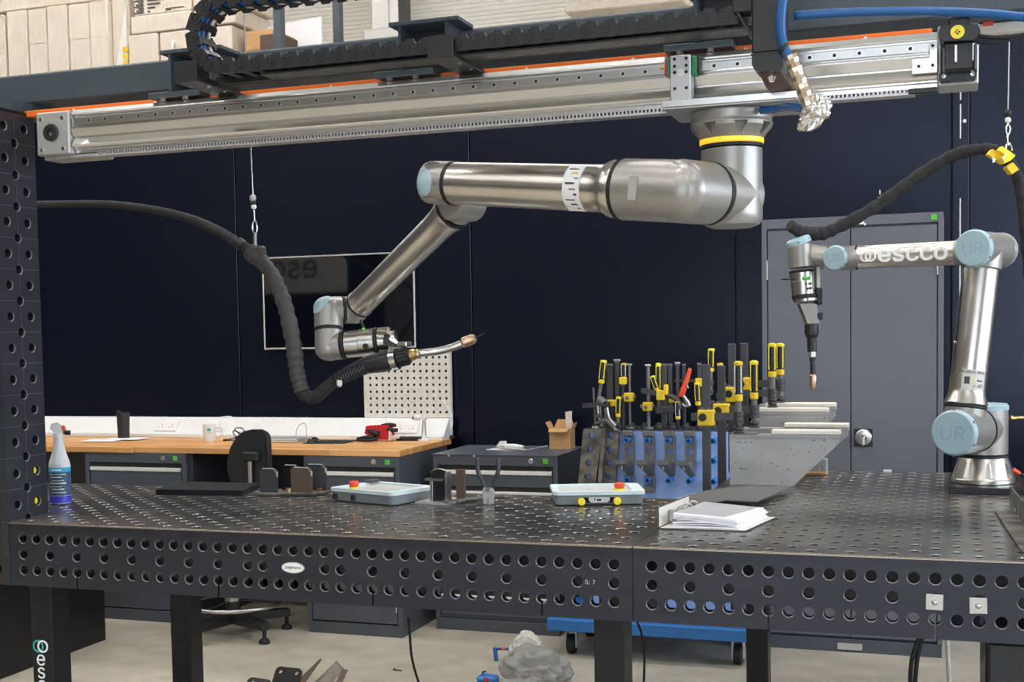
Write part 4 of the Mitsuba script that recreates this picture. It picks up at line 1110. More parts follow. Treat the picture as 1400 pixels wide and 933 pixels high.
add("shell", [limb(A((2.908, 1.590, 1.159)), A((2.955, 1.606, 1.125)), 0.014), limb(A((2.969, 1.599, 1.111)), A((2.988, 1.605, 1.086)), 0.015, 0.016)], "yellow", YC)
add("jaw", [limb(A((2.940, 1.581, 1.168)), A((2.983, 1.595, 1.135)), 0.011), limb(A((2.954, 1.574, 1.142)), A((2.964, 1.576, 1.119)), 0.014)], "yellow_bright", YC)
add("shackle", [tube([A((2.962, 1.600, 1.164)), A((2.964, 1.602, 1.182)), A((2.976, 1.607, 1.184)), A((2.983, 1.608, 1.161))], 0.0035, 8), tube([A((2.959, 1.564, 1.118)), A((2.951, 1.556, 1.128)), A((2.963, 1.562, 1.147))], 0.003, 8), tube([A((2.926, 1.552, 1.129)), A((2.921, 1.550, 1.119)), A((2.919, 1.550, 1.134))], 0.003, 8)], "chrome", YC)
HG = thing("suspension_cable", "thin steel cable with crimps holding the yellow hose clamp at the right edge", "cable")
w0 = A((2.969, 1.611, 1.303))
add("wire", cyl(w0, w0 + (A((2.973, 1.628, 1.542)) - w0) * 4.0, 0.0024, n=8), "nickel", HG)
crimp(A((2.969, 1.610, 1.290)), 0.013, 0.022, "ink"); crimp(A((2.969, 1.609, 1.267)), 0.010, 0.018, "white_mark")
add("chain_eye", [tube([A((2.969, 1.608, 1.257)), A((2.976, 1.610, 1.237)), A((2.969, 1.606, 1.217)), A((2.962, 1.605, 1.237)), A((2.969, 1.608, 1.257))], 0.003, 8), tube([A((2.969, 1.606, 1.217)), A((2.967, 1.604, 1.199)), A((2.971, 1.605, 1.179))], 0.004, 8)], "chrome", HG)
# fittings behind the small arm at the right edge
add("gas_fitting", [cyl(A((2.982, 1.635, 0.234)), A((2.999, 1.641, 0.233)), 0.011, 0.007, 14), cyl(A((2.994, 1.639, 0.234)), A((3.125, 1.710, 0.232)), 0.0065)], "brass", smooth=30, label="brass fitting with a thin pipe right of the small robot's shoulder", cat="pipe fitting")
rc = thing("power_lead", "red plug with black lead on the base plate behind the small robot arm", "cable")
add("plug", cyl(A((2.991, 1.605, 0.054)), A((3.013, 1.613, 0.041)), 0.010, 0.007, 14), "red_bright", rc)
add("lead", tube([A((3.010, 1.612, 0.041)), A((3.040, 1.644, 0.028)), A((3.104, 1.720, 0.013))], 0.006), "rubber", rc, smooth=True)
add("lead", tube([A((2.996, 1.647, 0.011)), A((3.041, 1.664, 0.010)), A((3.102, 1.687, 0.011))], 0.011), "rubber", rc, smooth=True)
# steel angle lying on the right table at the edge of the frame
an = thing("steel_angle", "rusty steel angle bar lying on the right table at the frame edge", "steel bar")
s0 = A(3.0, 0.04, 0.0); s1 = A(2.985, 0.72, 0.0)
s0 = A((2.951, 0.122, 0.001)); s1 = A((2.911, 0.871, 0.001))
dv = unit(s1 - s0); L = np.linalg.norm(s1 - s0); rv = unit(np.cross(dv, [0, 0, 1.0]))
M_ = np.eye(4); M_[:3, 0], M_[:3, 1], M_[:3, 2], M_[:3, 3] = rv, dv, [0, 0, 1], s0
m1 = bx(0, 0.075, 0, L, 0.0005, 0.006, 0.001); m1.apply_transform(M_)
m2 = bx(0.055, 0.061, 0, L + 0.14, 0.006, 0.062, 0.001); m2.apply_transform(M_)
add("flange", m1, "worn_steel", an); add("web", m2, "worn_steel", an)
m1 = bx(0.052, 0.056, L * 0.96, L * 0.99, 0.006, 0.016, 0.001); m1.apply_transform(M_)
add("tack_weld", m1, "nickel", an)

# ---------------------------------------------------------------- workbench along the partition
WT0, WT1 = -0.037, -0.005
wb = thing("workbench", "long workbench with an oak worktop along the dark partition", "workbench")
w1 = add("worktop", bx(-3.3, -1.2695, 2.585, 3.335, WT0, WT1 - 0.0015, 0.003), "wood", wb)
add("worktop", bx(-1.2685, 0.255, 2.60, 3.335, WT0, WT1, 0.003), "wood", wb)
add("leg_panel", bx(-0.955, -0.925, 2.62, 3.28, FL, WT0 - 0.0005), "cabinet_dark", wb)
add("back_rail", bx(-3.2, -0.30, 3.25, 3.30, FL + 0.3, WT0 - 0.0005), "cabinet_dark", wb)
tk = thing("trunking", "white sloping socket trunking along the back of the worktop", "trunking")
tpoly = [(3.215, -0.0045), (3.215, 0.012), (3.235, 0.018), (3.315, 0.103), (3.372, 0.103), (3.372, -0.0045)]
add("channel", prism(tpoly, "x", -3.3, 0.245), "white_plastic", tk)
add("end_cap", prism(tpoly, "x", 0.2455, 0.2495), "white_plastic", tk)
add("joint", bx(-1.155, -1.115, 3.31, 3.374, 0.100, 0.109, 0.002), "white_plastic", tk)
sl = unit(A(0, 0.080, 0.085)); sn = unit(A(0, -0.085, 0.080))
def socket(xc, lab):
    M = frame(A(xc, 3.235, 0.018) + sl * 0.052 + sn * 0.0005, (1, 0, 0), sn)
    k = thing("wall_socket", lab, "socket")
    p = bx(-0.073, 0.073, -0.043, 0.043, 0, 0.009, 0.002); p.apply_transform(M)
    add("plate", p, "white_paint", k)
    for sx in (-0.036, 0.036):
        for dx, dy, w_, h_ in ((0, 0.004, 0.0035, 0.008), (-0.011, -0.016, 0.007, 0.004), (0.011, -0.016, 0.007, 0.004)):
            q = bx(-w_ / 2, w_ / 2, -h_ / 2, h_ / 2, 0.009, 0.0096); q.apply_translation([sx + dx, dy, 0]); q.apply_transform(M)
            add("pin_hole", q, "sleeve_grey", k)
        q = bx(-0.006, 0.006, -0.009, 0.009, 0.009, 0.0112, 0.001); q.apply_translation([sx * 0.35, 0.022, 0]); q.apply_transform(M)
        add("switch", q, "white_mark", k)
socket(-1.485, "white double socket on the trunking between the black tumbler and the white mug")
socket(-1.17, "white double socket on the trunking partly behind the white mug")
socket(0.02, "white double socket on the trunking beside the red gloves")
cab_ = thing("white_lead", "white cable looping down the right end of the trunking", "cable")
add("lead", tube([A((0.205, 3.340, 0.200)), A((0.243, 3.350, 0.144)), A((0.254, 3.350, 0.072)), A((0.240, 3.340, 0.025)), A((0.231, 3.330, 0.014))], 0.006), "white_plastic", cab_, smooth=True)
add("plug", bx(0.252, 0.275, 3.31, 3.34, -0.0045, 0.012, 0.003), "ink", cab_)

def lock_and_tag(k, x, y, z):
    l = add("lock", rev((x - 0.075, y, z), (0, -1, 0), [(0.013, 0), (0.013, 0.004), (0.010, 0.006), (0.002, 0.006)], 20), "chrome", k)
    add("key_slot", bx(x - 0.0765, x - 0.0735, y - 0.0068, y - 0.0058, z - 0.006, z + 0.006), "ink", l)
    t_ = add("tag", bx(x - 0.013, x + 0.013, y - 0.003, y, z - 0.013, z + 0.013, 0.001), "green_tag", k, label="small green square tag")

def drawers(k, x0, x1, y, spec, handle=True):
    for z1, z0 in spec:
        d = add("drawer", bx(x0, x1, y - 0.001, y + 0.018, z0 + 0.002, z1 - 0.026, 0.002), "cabinet_grey", k)
        add("recess", bx(x0, x1, y + 0.012, y + 0.019, z1 - 0.0255, z1 - 0.001), "ink", d)
        add("handle", hull([(x, yy, zz) for x in (x0 + 0.002, x1 - 0.002) for yy, zz in ((y - 0.004, z1 - 0.044), (y - 0.010, z1 - 0.040), (y - 0.010, z1 - 0.026), (y + 0.006, z1 - 0.022), (y + 0.006, z1 - 0.026))]), "handle_lit", d, label="silver strip handle")

def pedestal(name, lab, x0, x1, y0, y1, z1, spec, door=None, fascia=0.050, top=False):
    k = thing(name, lab, "cabinet")
    add("carcass", [bx(x0, x1, y0 + 0.02, y1, FL + 0.06, z1, 0.002), bx(x0, x0 + 0.024, y0, y0 + 0.03, FL + 0.06, z1, 0.001), bx(x1 - 0.024, x1, y0, y0 + 0.03, FL + 0.06, z1, 0.001)], "cabinet_grey", k)
    add("fascia", bx(x0 + 0.024, x1 - 0.024, y0, y0 + 0.03, z1 - fascia, z1 - 0.0005, 0.001), "cabinet_grey", k)
    if top:
        add("top", bx(x0 - 0.002, x1 + 0.002, y0 - 0.004, y1, z1, z1 + 0.004, 0.001), "cabinet_grey", k)
    drawers(k, x0 + 0.030, x1 - 0.030, y0 + 0.006, spec)
    if door:
        d = add("door", bx(x0 + 0.028, x1 - 0.028, y0, y0 + 0.02, door[1], door[0], 0.002), "cabinet_grey", k)
        add("handle", bx(x1 - 0.033, x1 - 0.026, y0 - 0.008, y0, door[1] + 0.06, door[1] + 0.14, 0.001), "aluminium", d)
    add("plinth", bx(x0 + 0.004, x1 - 0.004, y0 + 0.004, y1 - 0.02, FL, FL + 0.0595, 0.001), "cabinet_grey", k)
    lock_and_tag(k, x1 - 0.062, y0, z1 - fascia / 2)
    return k
pedestal("drawer_cabinet", "grey drawer cabinet under the left part of the worktop", -1.583, -0.958, 2.60, 3.2, WT0 - 0.0005, [(-0.092, -0.24), (-0.24, -0.42), (-0.42, -0.62), (-0.62, -0.875)], fascia=0.052)
pedestal("drawer_cabinet", "grey drawer and door cabinet under the right end of the worktop beside the chair", -0.272, 0.250, 2.605, 3.28, WT0 - 0.0005, [(-0.093, -0.26)], door=(-0.275, -0.872), fascia=0.052)
C3 = pedestal("drawer_cabinet", "low grey drawer pedestal right of the workbench carrying the open cardboard box", 0.332, 0.988, 2.85, 3.385, -0.047, [(-0.100, -0.205), (-0.205, -0.33), (-0.33, -0.48), (-0.48, -0.735), (-0.735, -0.86)], top=True)
for x in (0.42, 0.555):
    add("rivet", cyl((x, 2.845, -0.05), (x, 2.851, -0.05), 0.006, n=10), "label_silver", C3)

# pegboard
pk = thing("pegboard", "cream perforated tool board standing on the right end of the workbench", "pegboard")
pb = cube_m(-0.272, 0.238, 3.374, 3.378, 0.105, 0.462)
hx = [-0.235 + 0.0375 * i for i in range(13)]
hz = [0.435 - 0.0375 * j for j in range(9)]
sq = [cube_m(x - 0.0064, x + 0.0064, 3.36, 3.39, z - 0.0064, z + 0.0064) for x in hx for z in hz if not (abs(x - 0.065) < 0.01 and abs(z - 0.2475) < 0.01)]
add("board", pb - m3.Manifold.batch_boolean(sq, m3.OpType.Add), "cream_metal", pk)
add("backing", bx(-0.268, 0.234, 3.392, 3.398, 0.109, 0.458), "ink", pk)
add("rim", [bx(0.2385, 0.242, 3.374, 3.400, 0.105, 0.462), bx(-0.2755, -0.2725, 3.374, 3.400, 0.105, 0.462), bx(-0.2755, 0.242, 3.374, 3.400, 0.4622, 0.465)], "cream_metal", pk)

# wall screen
tv = thing("wall_screen", "dark glossy wall screen with a thin silver frame behind the left hose", "screen")
TX0, TX1, TZ0, TZ1 = -0.898, 0.038, 0.490, 1.016
add("glass", bx(TX0 + 0.008, TX1 - 0.008, 3.385, 3.388, TZ0 + 0.008, TZ1 - 0.008), "screen_glass", tv)
add("case", bx(TX0 + 0.004, TX1 - 0.004, 3.3885, 3.4195, TZ0 + 0.004, TZ1 - 0.004), "black_plastic", tv)
for nm, b in (("frame", (TX0, TX1, TZ1 - 0.008, TZ1)), ("frame", (TX0, TX1, TZ0, TZ0 + 0.010)), ("frame", (TX0, TX0 + 0.008, TZ0 + 0.010, TZ1 - 0.008)), ("frame", (TX1 - 0.008, TX1, TZ0 + 0.010, TZ1 - 0.008))):
    add(nm, bx(b[0], b[1], 3.380, 3.392, b[2], b[3], 0.001), "frame_silver", tv)
# the lettered board across the hall that the screen mirrors
sgn = thing("wall_sign", "grey board with dark lettering across the hall, mirrored in the dark wall screen", "sign")
add("board", [bx(-7.4, -4.72, -6.06, -6.0, 1.12, 2.6, 0.01)], "ceiling_white", sgn)
for x in (-7.1, -5.0):
    add("leg", bx(x - 0.05, x + 0.05, -6.12, -6.065, FL, 2.5), "black_steel", sgn)
tm_ = text_at("escco", 0.31, (-5.72, -6.0, 1.44), (-1, 0, 0), (0, 1, 0), 0.006)
add("lettering", tm_, "ink", sgn)
# things on the worktop
Wz = WT1 + 0.0005
tb_ = thing("tumbler", "tall matt black tumbler standing on the left of the worktop", "tumbler")
tc = A(-1.645, 3.06, Wz)
add("body", rev(tc, (0, 0, 1), [(0.030, 0), (0.033, 0.003), (0.034, 0.05), (0.037, 0.13), (0.038, 0.138), (0.038, 0.150), (0.034, 0.153)], 28), "black_plastic", tb_, smooth=30)
add("sipper", [bx(tc[0] - 0.045, tc[0] - 0.015, tc[1] - 0.01, tc[1] + 0.01, Wz + 0.150, Wz + 0.164, 0.004)], "black_plastic", tb_)
for i, (c_, s_, r_) in enumerate((((-1.70, 2.93), (0.21, 0.148), 0.10), ((-1.60, 3.03), (0.21, 0.148), -0.06))):
    q = bx(-s_[0] / 2, s_[0] / 2, -s_[1] / 2, s_[1] / 2, 0, 0.003); q.apply_transform(frame((c_[0], c_[1], Wz + 0.0005 + 0.003 * i), (math.cos(r_), math.sin(r_), 0), (0, 0, 1)))
    add("paper_sheet", q, "paper", label=("white sheets of paper on the worktop, front stack" if i == 0 else "white sheets of paper on the worktop, rear stack by the tumbler"), cat="paper")
mg = thing("mug", "white mug with a small green emblem on the worktop left of the chair", "mug")
mc = A(-1.02, 2.955, Wz)
add("body", rev(mc, (0, 0, 1), [(0.026, 0), (0.029, 0.003), (0.034, 0.03), (0.038, 0.095), (0.0372, 0.096), (0.0355, 0.094), (0.031, 0.03), (0.024, 0.006), (0.001, 0.005)], 32, caps=True), "white_plastic", mg, smooth=40)
add("handle", tube([mc + A(0.033, 0.012, 0.075), mc + A(0.055, 0.02, 0.078), mc + A(0.066, 0.024, 0.058), mc + A(0.058, 0.02, 0.036), mc + A(0.032, 0.012, 0.03)], 0.0055, 10), "white_plastic", mg, smooth=True)
fm = unit(A(0.33, -0.95, 0.05))
add("emblem", sticker(mg, mc + A(0, 0, 0.060), (0, 0, 1), 0.0362, 0.016, -14, 14, unit(A(0.45, -0.9, 0)), 8), "teal", mg)
add("lettering", sticker(mg, mc + A(0, 0, 0.047), (0, 0, 1), 0.0352, 0.006, -20, 20, unit(A(0.45, -0.9, 0)), 8), "label_silver", mg)
cb_ = thing("black_cables", "tangle of thin black cables on the worktop behind the chair", "cable")
for pts in ([(302, 604), (312, 600), (322, 594), (318, 584), (326, 582), (332, 590), (340, 597)], [(306, 606), (318, 602), (330, 598), (322, 588), (314, 588), (318, 598), (336, 604)]):
    w_ = []
    for i, (px, py) in enumerate(pts):
        w_.append(A(-0.955 + (px - 302) * 0.0042, 3.0 + 0.01 * (i % 3), max(Wz + 0.004, Wz + (604 - py) * 0.0033)))
    add("cable", tube(w_, 0.0028, 8), "rubber", cb_, smooth=True)
add("connector", cyl(A(-0.95, 2.985, Wz + 0.006), A(-0.93, 2.98, Wz + 0.008), 0.006), "rubber", cb_)
lp_ = thing("laptop", "thin closed silver laptop on the worktop right of the chair", "laptop")
add("base", bx(-0.79, -0.475, 2.93, 3.13, Wz, Wz + 0.010, 0.003), "aluminium_dull", lp_)
add("lid", bx(-0.788, -0.477, 2.932, 3.13, Wz + 0.0105, Wz + 0.019, 0.003), "aluminium_dull", lp_)
add("charger_lead", tube([A(-0.50, 2.99, Wz + 0.018), A(-0.512, 3.0, Wz + 0.05), A(-0.505, 3.01, Wz + 0.085), A(-0.475, 3.02, Wz + 0.10), A(-0.452, 3.0, Wz + 0.085), A(-0.445, 2.99, Wz + 0.045), A(-0.449, 2.985, Wz + 0.012)], 0.0028, 8), "label_silver", smooth=True, label="thin grey cable loop standing up beside the closed laptop", cat="cable")
ms = thing("mouse", "black computer mouse on the worktop between the laptop and the dark mat", "mouse")
sph = trimesh.creation.icosphere(3, 1.0); v = np.array(sph.vertices) * [0.030, 0.052, 0.030]; v[:, 2] = np.maximum(v[:, 2], 0); sph = trimesh.Trimesh(v + [-0.385, 2.95, Wz + 0.0025], sph.faces, process=False)
add("shell", sph, "black_plastic", ms, smooth=40); add("wheel", cyl((-0.388, 2.918, Wz + 0.026), (-0.382, 2.918, Wz + 0.026), 0.007), "label_silver", ms)
add("desk_mat", prism([(-0.43, 2.90), (-0.20, 2.93), (-0.20, 3.16), (-0.43, 3.14)], "z", Wz, Wz + 0.002), "rubber", label="thin dark mat on the worktop under the black mouse", cat="mat")
# gloves
gl = thing("work_glove", "red and black work gloves lying in a heap on the worktop", "gloves")
gy = 3.10
def gp(px, py, y=gy): return A(-0.145 + (px - 490) * 0.00349, y, Wz + 0.006 + (602 - py) * 0.0034)
add("red_cuff", hull([gp(x, y, gy + d) for x, y in ((490, 580), (527, 578), (532, 601), (512, 601), (487, 592)) for d in (0.0, 0.06)]), "glove_red", gl)
fing = lambda pts, r: tube([gp(*p) for p in pts], r, 10)
add("black_palm", [fing([(478, 600, gy - 0.02), (492, 598, gy - 0.03), (508, 596, gy - 0.03)], [0.010, 0.013, 0.016]), fing([(496, 587, gy - 0.02), (506, 589, gy - 0.03), (515, 592, gy - 0.03)], [0.008, 0.013, 0.016]), fing([(480, 601, gy - 0.05), (500, 601, gy - 0.05), (514, 599, gy - 0.045)], [0.007, 0.009, 0.010])], "rubber", gl, smooth=True)
add("black_finger", [fing([(513, 580, gy + 0.03), (526, 578, gy + 0.02), (537, 579, gy + 0.02)], [0.010, 0.011, 0.009]), fing([(526, 584, gy), (534, 586, gy), (542, 586, gy)], [0.011, 0.012, 0.010])], "rubber", gl, smooth=True)
add("white_cuff_edge", hull([gp(x, y, gy + d) for x, y in ((529, 585), (533, 590), (532, 602), (528, 602)) for d in (-0.01, 0.0)]), "cream_metal", gl)
add("cream_roll", cyl(gp(534, 597, gy - 0.01), gp(540, 597, gy + 0.03), 0.011), "cream_metal", label="small cream tape roll on the worktop against the red gloves", cat="tape roll")
add("black_case", bx(0.005, 0.155, 3.15, 3.20, Wz, Wz + 0.022, 0.004), "black_plastic", label="long flat black case on the worktop before the right socket", cat="case")
fn_ = thing("desk_stand", "small white magnifier stand on the right end of the worktop", "stand")
fx, fy = 0.165, 3.16
add("foot", [cyl((fx, fy, Wz), (fx, fy, Wz + 0.010), 0.034), cyl((fx, fy, Wz + 0.010), (fx, fy, Wz + 0.03), 0.014)], "white_plastic", fn_)
add("stem", [cyl((fx - 0.012, fy, Wz + 0.02), (fx - 0.004, fy, Wz + 0.115), 0.005), cyl((fx + 0.010, fy, Wz + 0.02), (fx + 0.006, fy, Wz + 0.115), 0.005)], "label_silver", fn_)
add("head", [rev((fx - 0.015, fy, Wz + 0.125), (-0.85, -0.3, -0.05), [(0.012, 0), (0.016, 0.01), (0.015, 0.03), (0.008, 0.04)], 16), cyl((fx, fy, Wz + 0.11), (fx + 0.014, fy, Wz + 0.13), 0.010)], "white_plastic", fn_, smooth=40)
add("lens", rev((fx - 0.05, fy - 0.01, Wz + 0.123), (-0.85, -0.3, -0.2), [(0.009, 0), (0.010, 0.008), (0.004, 0.012)], 14), "ink", fn_)

# on the drawer pedestal
cz = -0.0425
bxk = thing("open_box", "open brown cardboard box with raised flaps on the drawer pedestal", "cardboard box")
x0, x1, y0, y1, h = 0.845, 0.958, 3.20, 3.29, 0.105
tk_ = 0.003
add("wall", bx(x0, x1, y0, y0 + tk_, cz, cz + h), "cardboard_brown", bxk); add("wall", bx(x0, x1, y1 - tk_, y1, cz, cz + h), "cardboard_brown", bxk)
add("wall", bx(x0, x0 + tk_, y0 + tk_, y1 - tk_, cz, cz + h), "cardboard_brown", bxk); add("wall", bx(x1 - tk_, x1, y0 + tk_, y1 - tk_, cz, cz + h), "cardboard_brown", bxk)
add("base", bx(x0 + tk_, x1 - tk_, y0 + tk_, y1 - tk_, cz, cz + tk_), "cardboard_brown", bxk)
slab = lambda a, b, c, d, n: hull([A(p) + A(n) * s for p in (a, b, c, d) for s in (0, 0.003)])
add("flap", slab((x0, y0, cz + h), (x1, y0, cz + h), (x1 - 0.012, y0 - 0.035, cz + h - 0.016), (x0 + 0.004, y0 - 0.035, cz + h - 0.016), (0, 0, 1)), "cardboard_brown", bxk)
add("flap", slab((x0, y1, cz + h), (x1, y1, cz + h), (x1 - 0.018, y1 + 0.01, cz + h + 0.042), (x0 + 0.018, y1 + 0.01, cz + h + 0.042), (0, 1, 0)), "cardboard_brown", bxk)
add("flap", slab((x0, y0, cz + h), (x0, y1, cz + h), (x0 - 0.015, y1 - 0.01, cz + h + 0.035), (x0 - 0.02, y0 + 0.01, cz + h + 0.032), (-1, 0, 0)), "cardboard_brown", bxk)
add("flap", slab((x1, y0, cz + h), (x1, y1, cz + h), (x1 + 0.014, y1 - 0.01, cz + h + 0.03), (x1 + 0.016, y0 + 0.01, cz + h + 0.028), (1, 0, 0)), "cardboard_brown", bxk)
add("torn_strip", [hull([(0.93, 3.23, cz + h - 0.03), (0.955, 3.235, cz + h - 0.03), (0.92, 3.24, cz + h + 0.085), (0.955, 3.25, cz + h + 0.09), (0.935, 3.25, cz + h + 0.05)])], "cardboard", bxk)
pg = thing("hand_tool", "pale hand tool lying on white paper on top of the drawer pedestal", "tool")
add("paper", prism([(0.535, 3.10), (0.69, 3.07), (0.74, 3.13), (0.58, 3.20)], "z", cz, cz + 0.004), "paper", pg)
add("handle", tube([(0.63, 3.12, cz + 0.022), (0.68, 3.11, cz + 0.020), (0.735, 3.10, cz + 0.016)], [0.010, 0.013, 0.010], 10), "white_mark", pg, smooth=True)
add("jaw", [hull([(0.57, 3.12, cz + 0.004), (0.60, 3.13, cz + 0.045), (0.635, 3.13, cz + 0.046), (0.64, 3.12, cz + 0.02), (0.59, 3.10, cz + 0.02)]), tube([(0.60, 3.10, cz + 0.012), (0.68, 3.07, cz + 0.010), (0.76, 3.06, cz + 0.006)], 0.006, 8)], "label_silver", pg)
add("rod", cyl((0.76, 3.06, cz + 0.005), (0.88, 3.05, cz + 0.030), 0.0022, n=8), "label_silver", pg)

# office chair
oc = thing("office_chair", "black office chair at the workbench, its back to the viewer", "chair")
cxp, cyp = -0.615, 2.45
def back_pt(px, py): return (-0.44 + (px - 340) * 0.00313, 0.115 - (py - 587) * 0.00362)
outl = [back_pt(*p) for p in ((306, 641), (307, 628), (313, 612), (324, 597), (337, 589.5), (350, 587), (366, 587), (374, 590), (378, 598), (379, 625), (378, 668), (360, 678), (328, 676), (312, 660))]
g = trimesh.creation.extrude_polygon(__import__("shapely.geometry", fromlist=["Polygon"]).Polygon(outl).buffer(-0.008).buffer(0.008), 0.03, engine="earcut")
def chair_back(y0, t, off):
    from shapely.geometry import Polygon
    G = Polygon(outl).buffer(-off)
    P_ = np.array(G.exterior.coords)[:-1]
    c_ = P_.mean(0)
    return hull([(p[0], y0 + 0.25 * (p[0] + 0.44) ** 2 * 0, p[1]) for p in P_] + [(p[0], y0 + t, p[1]) for p in P_])
add("back_shell", cat(chair_back(2.30, 0.012, 0.012), chair_back(2.312, 0.03, 0.0)), "black_plastic", oc)
add("back_cushion", chair_back(2.3425, 0.035, 0.012), "fabric_black", oc)
add("back_bracket", bx(-0.435, -0.35, 2.262, 2.299, -0.035, 0.010, 0.008), "rubber", oc)
add("back_bar", [bx(-0.408, -0.388, 2.27, 2.285, -0.46, -0.034, 0.003)], "nickel", oc)
add("seat", hull([(cxp + 0.24 * math.cos(t), cyp + 0.02 + 0.23 * math.sin(t), z) for t in np.linspace(0, 6.28, 25) for z in (-0.46, -0.40)]), "fabric_black", oc)
add("seat_plate", bx(cxp - 0.12, cxp + 0.24, cyp - 0.18, cyp + 0.12, -0.49, -0.4605, 0.01), "black_plastic", oc)
add("gas_lift", [cyl((cxp, cyp, -0.86), (cxp, cyp, -0.68), 0.042, 0.03, 24), cyl((cxp, cyp, -0.68), (cxp, cyp, -0.49), 0.014), cyl((cxp, cyp, -0.72), (cxp, cyp, -0.675), 0.036)], "rubber", oc)
add("lift_collar", cyl((cxp, cyp, -0.765), (cxp, cyp, -0.715), 0.040, n=20), "nickel", oc)
tr_ = trimesh.creation.torus(0.235, 0.011, major_sections=40, minor_sections=10); tr_.apply_translation([cxp + 0.01, cyp, -0.775])
fr_ = add("foot_ring", tr_, "nickel", oc, smooth=True)
for j in range(3):
    t_ = j * 2.094 + 0.4
    add("spoke", cyl((cxp + 0.03 * math.cos(t_), cyp + 0.03 * math.sin(t_), -0.765), (cxp + 0.235 * math.cos(t_), cyp + 0.235 * math.sin(t_), -0.775), 0.006), "rubber", fr_)
for j in range(5):
    t_ = math.radians(-28 + 72 * j)
    d_ = A(math.cos(t_), math.sin(t_), 0); s_ = A(-math.sin(t_), math.cos(t_), 0)
    o_ = A(cxp, cyp, 0)
    a_ = hull([o_ + d_ * r_ + s_ * (w_ * e_) + A(0, 0, z_) for r_, w_, zs_ in ((0.0, 0.035, (-0.875, -0.82)), (0.295, 0.022, (-0.872, -0.835))) for e_ in (-1, 1) for z_ in zs_])
    ar = add("base_arm", a_, "black_plastic", oc)
    e0 = o_ + d_ * 0.28
    add("glide", [cyl((e0[0], e0[1], -0.915), (e0[0], e0[1], -0.870), 0.010), rev((e0[0], e0[1], -0.94), (0, 0, 1), [(0.026, 0), (0.028, 0.006), (0.024, 0.018), (0.010, 0.028)], 18)], "rubber", ar)

# tall cupboard
cu = thing("cupboard", "tall grey two-door steel cupboard behind the small robot arm", "cupboard")
UX0, UX1, UY, UZ = 1.966, 2.756, 2.905, 1.062
add("carcass", [bx(UX0, UX1, UY + 0.025, 3.41, FL + 0.062, UZ, 0.003), bx(UX0, UX0 + 0.022, UY, UY + 0.03, FL + 0.062, UZ, 0.001), bx(UX1 - 0.022, UX1, UY, UY + 0.03, FL + 0.062, UZ, 0.001), bx(UX0 + 0.0225, UX1 - 0.0225, UY, UY + 0.03, 1.018, UZ, 0.001)], "cupboard_grey", cu)
add("plinth", bx(UX0 + 0.003, UX1 - 0.003, UY + 0.006, 3.40, FL, FL + 0.0615, 0.001), "cabinet_grey", cu)
for a_, b_, s_ in ((UX0 + 0.027, 2.358, 1), (2.363, UX1 - 0.027, -1)):
    d_ = add("door", bx(a_, b_, UY + 0.003, UY + 0.023, FL + 0.074, 1.009, 0.002), "cupboard_grey", cu)
    hx_ = UX0 + 0.0245 if s_ > 0 else UX1 - 0.0245
    for z_ in (0.83, -0.60):
        add("hinge", bx(hx_ - 0.003, hx_ + 0.003, UY - 0.004, UY + 0.008, z_ - 0.045, z_ + 0.045), "label_silver", d_)
    if s_ < 0:
        hb = add("handle", bx(2.376, 2.456, UY - 0.004, UY + 0.0025, 0.016, 0.096, 0.001), "ink", d_, label="round silver turn handle on a black plate")
        add("rose", rev((2.416, UY - 0.004, 0.058), (0, -1, 0), [(0.035, 0), (0.036, 0.004), (0.032, 0.008), (0.016, 0.009), (0.015, 0.018), (0.008, 0.020)], 32), "aluminium", hb, smooth=30)
        add("grip", [bx(2.410, 2.422, UY - 0.030, UY - 0.012, 0.022, 0.075, 0.004)], "label_silver", hb)
        add("keyhole", cyl((2.416, UY - 0.0305, 0.066), (2.416, UY - 0.032, 0.066), 0.004, n=10), "ink", hb)
add("tag", bx(2.703, 2.729, UY - 0.004, UY, 1.027, 1.053, 0.001), "green_tag", cu, label="small green square tag")
add("label_plate", [bx(2.335, 2.42, UY - 0.004, UY, 1.022, 1.047), bx(2.42, 2.428, UY - 0.004, UY, 1.016, 1.026)], "white_mark", cu, label="white label holder above the doors")
add("plinth_label", bx(2.30, 2.41, UY + 0.001, UY + 0.006, -0.928, -0.898), "label_silver", cu)

# ---------------------------------------------------------------- tool trolley behind the tables
CYF = 2.55
tc_ = thing("tool_trolley", "blue steel tool trolley behind the tables hung with bars and clamps", "trolley")
CX0, CX1, CZ1 = 1.20, 1.93, 0.112
add("face_panel", bx(1.395, CX1, CYF, CYF + 0.012, -0.70, CZ1 - 0.006, 0.001), "blue_metal", tc_)
add("side_panel", bx(CX0, 1.3945, CYF + 0.004, CYF + 0.012, -0.70, CZ1 - 0.01, 0.001), "blue_metal", tc_)
add("body", bx(CX0 + 0.01, CX1 - 0.005, CYF + 0.0125, 2.93, -0.76, CZ1 - 0.012), "cabinet_dark", tc_)
add("clamp_rail", bx(CX0, CX1, CYF - 0.002, CYF + 0.055, CZ1 - 0.0055, CZ1 + 0.002, 0.001), "clamp_bar", tc_)
add("bottom_frame", bx(1.04, 1.957, 2.44, 2.99, -0.815, -0.7605, 0.003), "blue_plain", tc_)
for x_ in (1.13, 1.90):
    for y_ in (2.55, 2.90):
        c_ = add("castor", [cyl((x_ - 0.018, y_, FL + 0.045), (x_ + 0.018, y_, FL + 0.045), 0.045, n=20, c=0.004)], "rubber", tc_)
        add("fork", [bx(x_ - 0.028, x_ - 0.0205, y_ - 0.02, y_ + 0.02, FL + 0.03, -0.8155), bx(x_ + 0.0205, x_ + 0.028, y_ - 0.02, y_ + 0.02, FL + 0.03, -0.8155)], "label_silver", c_)
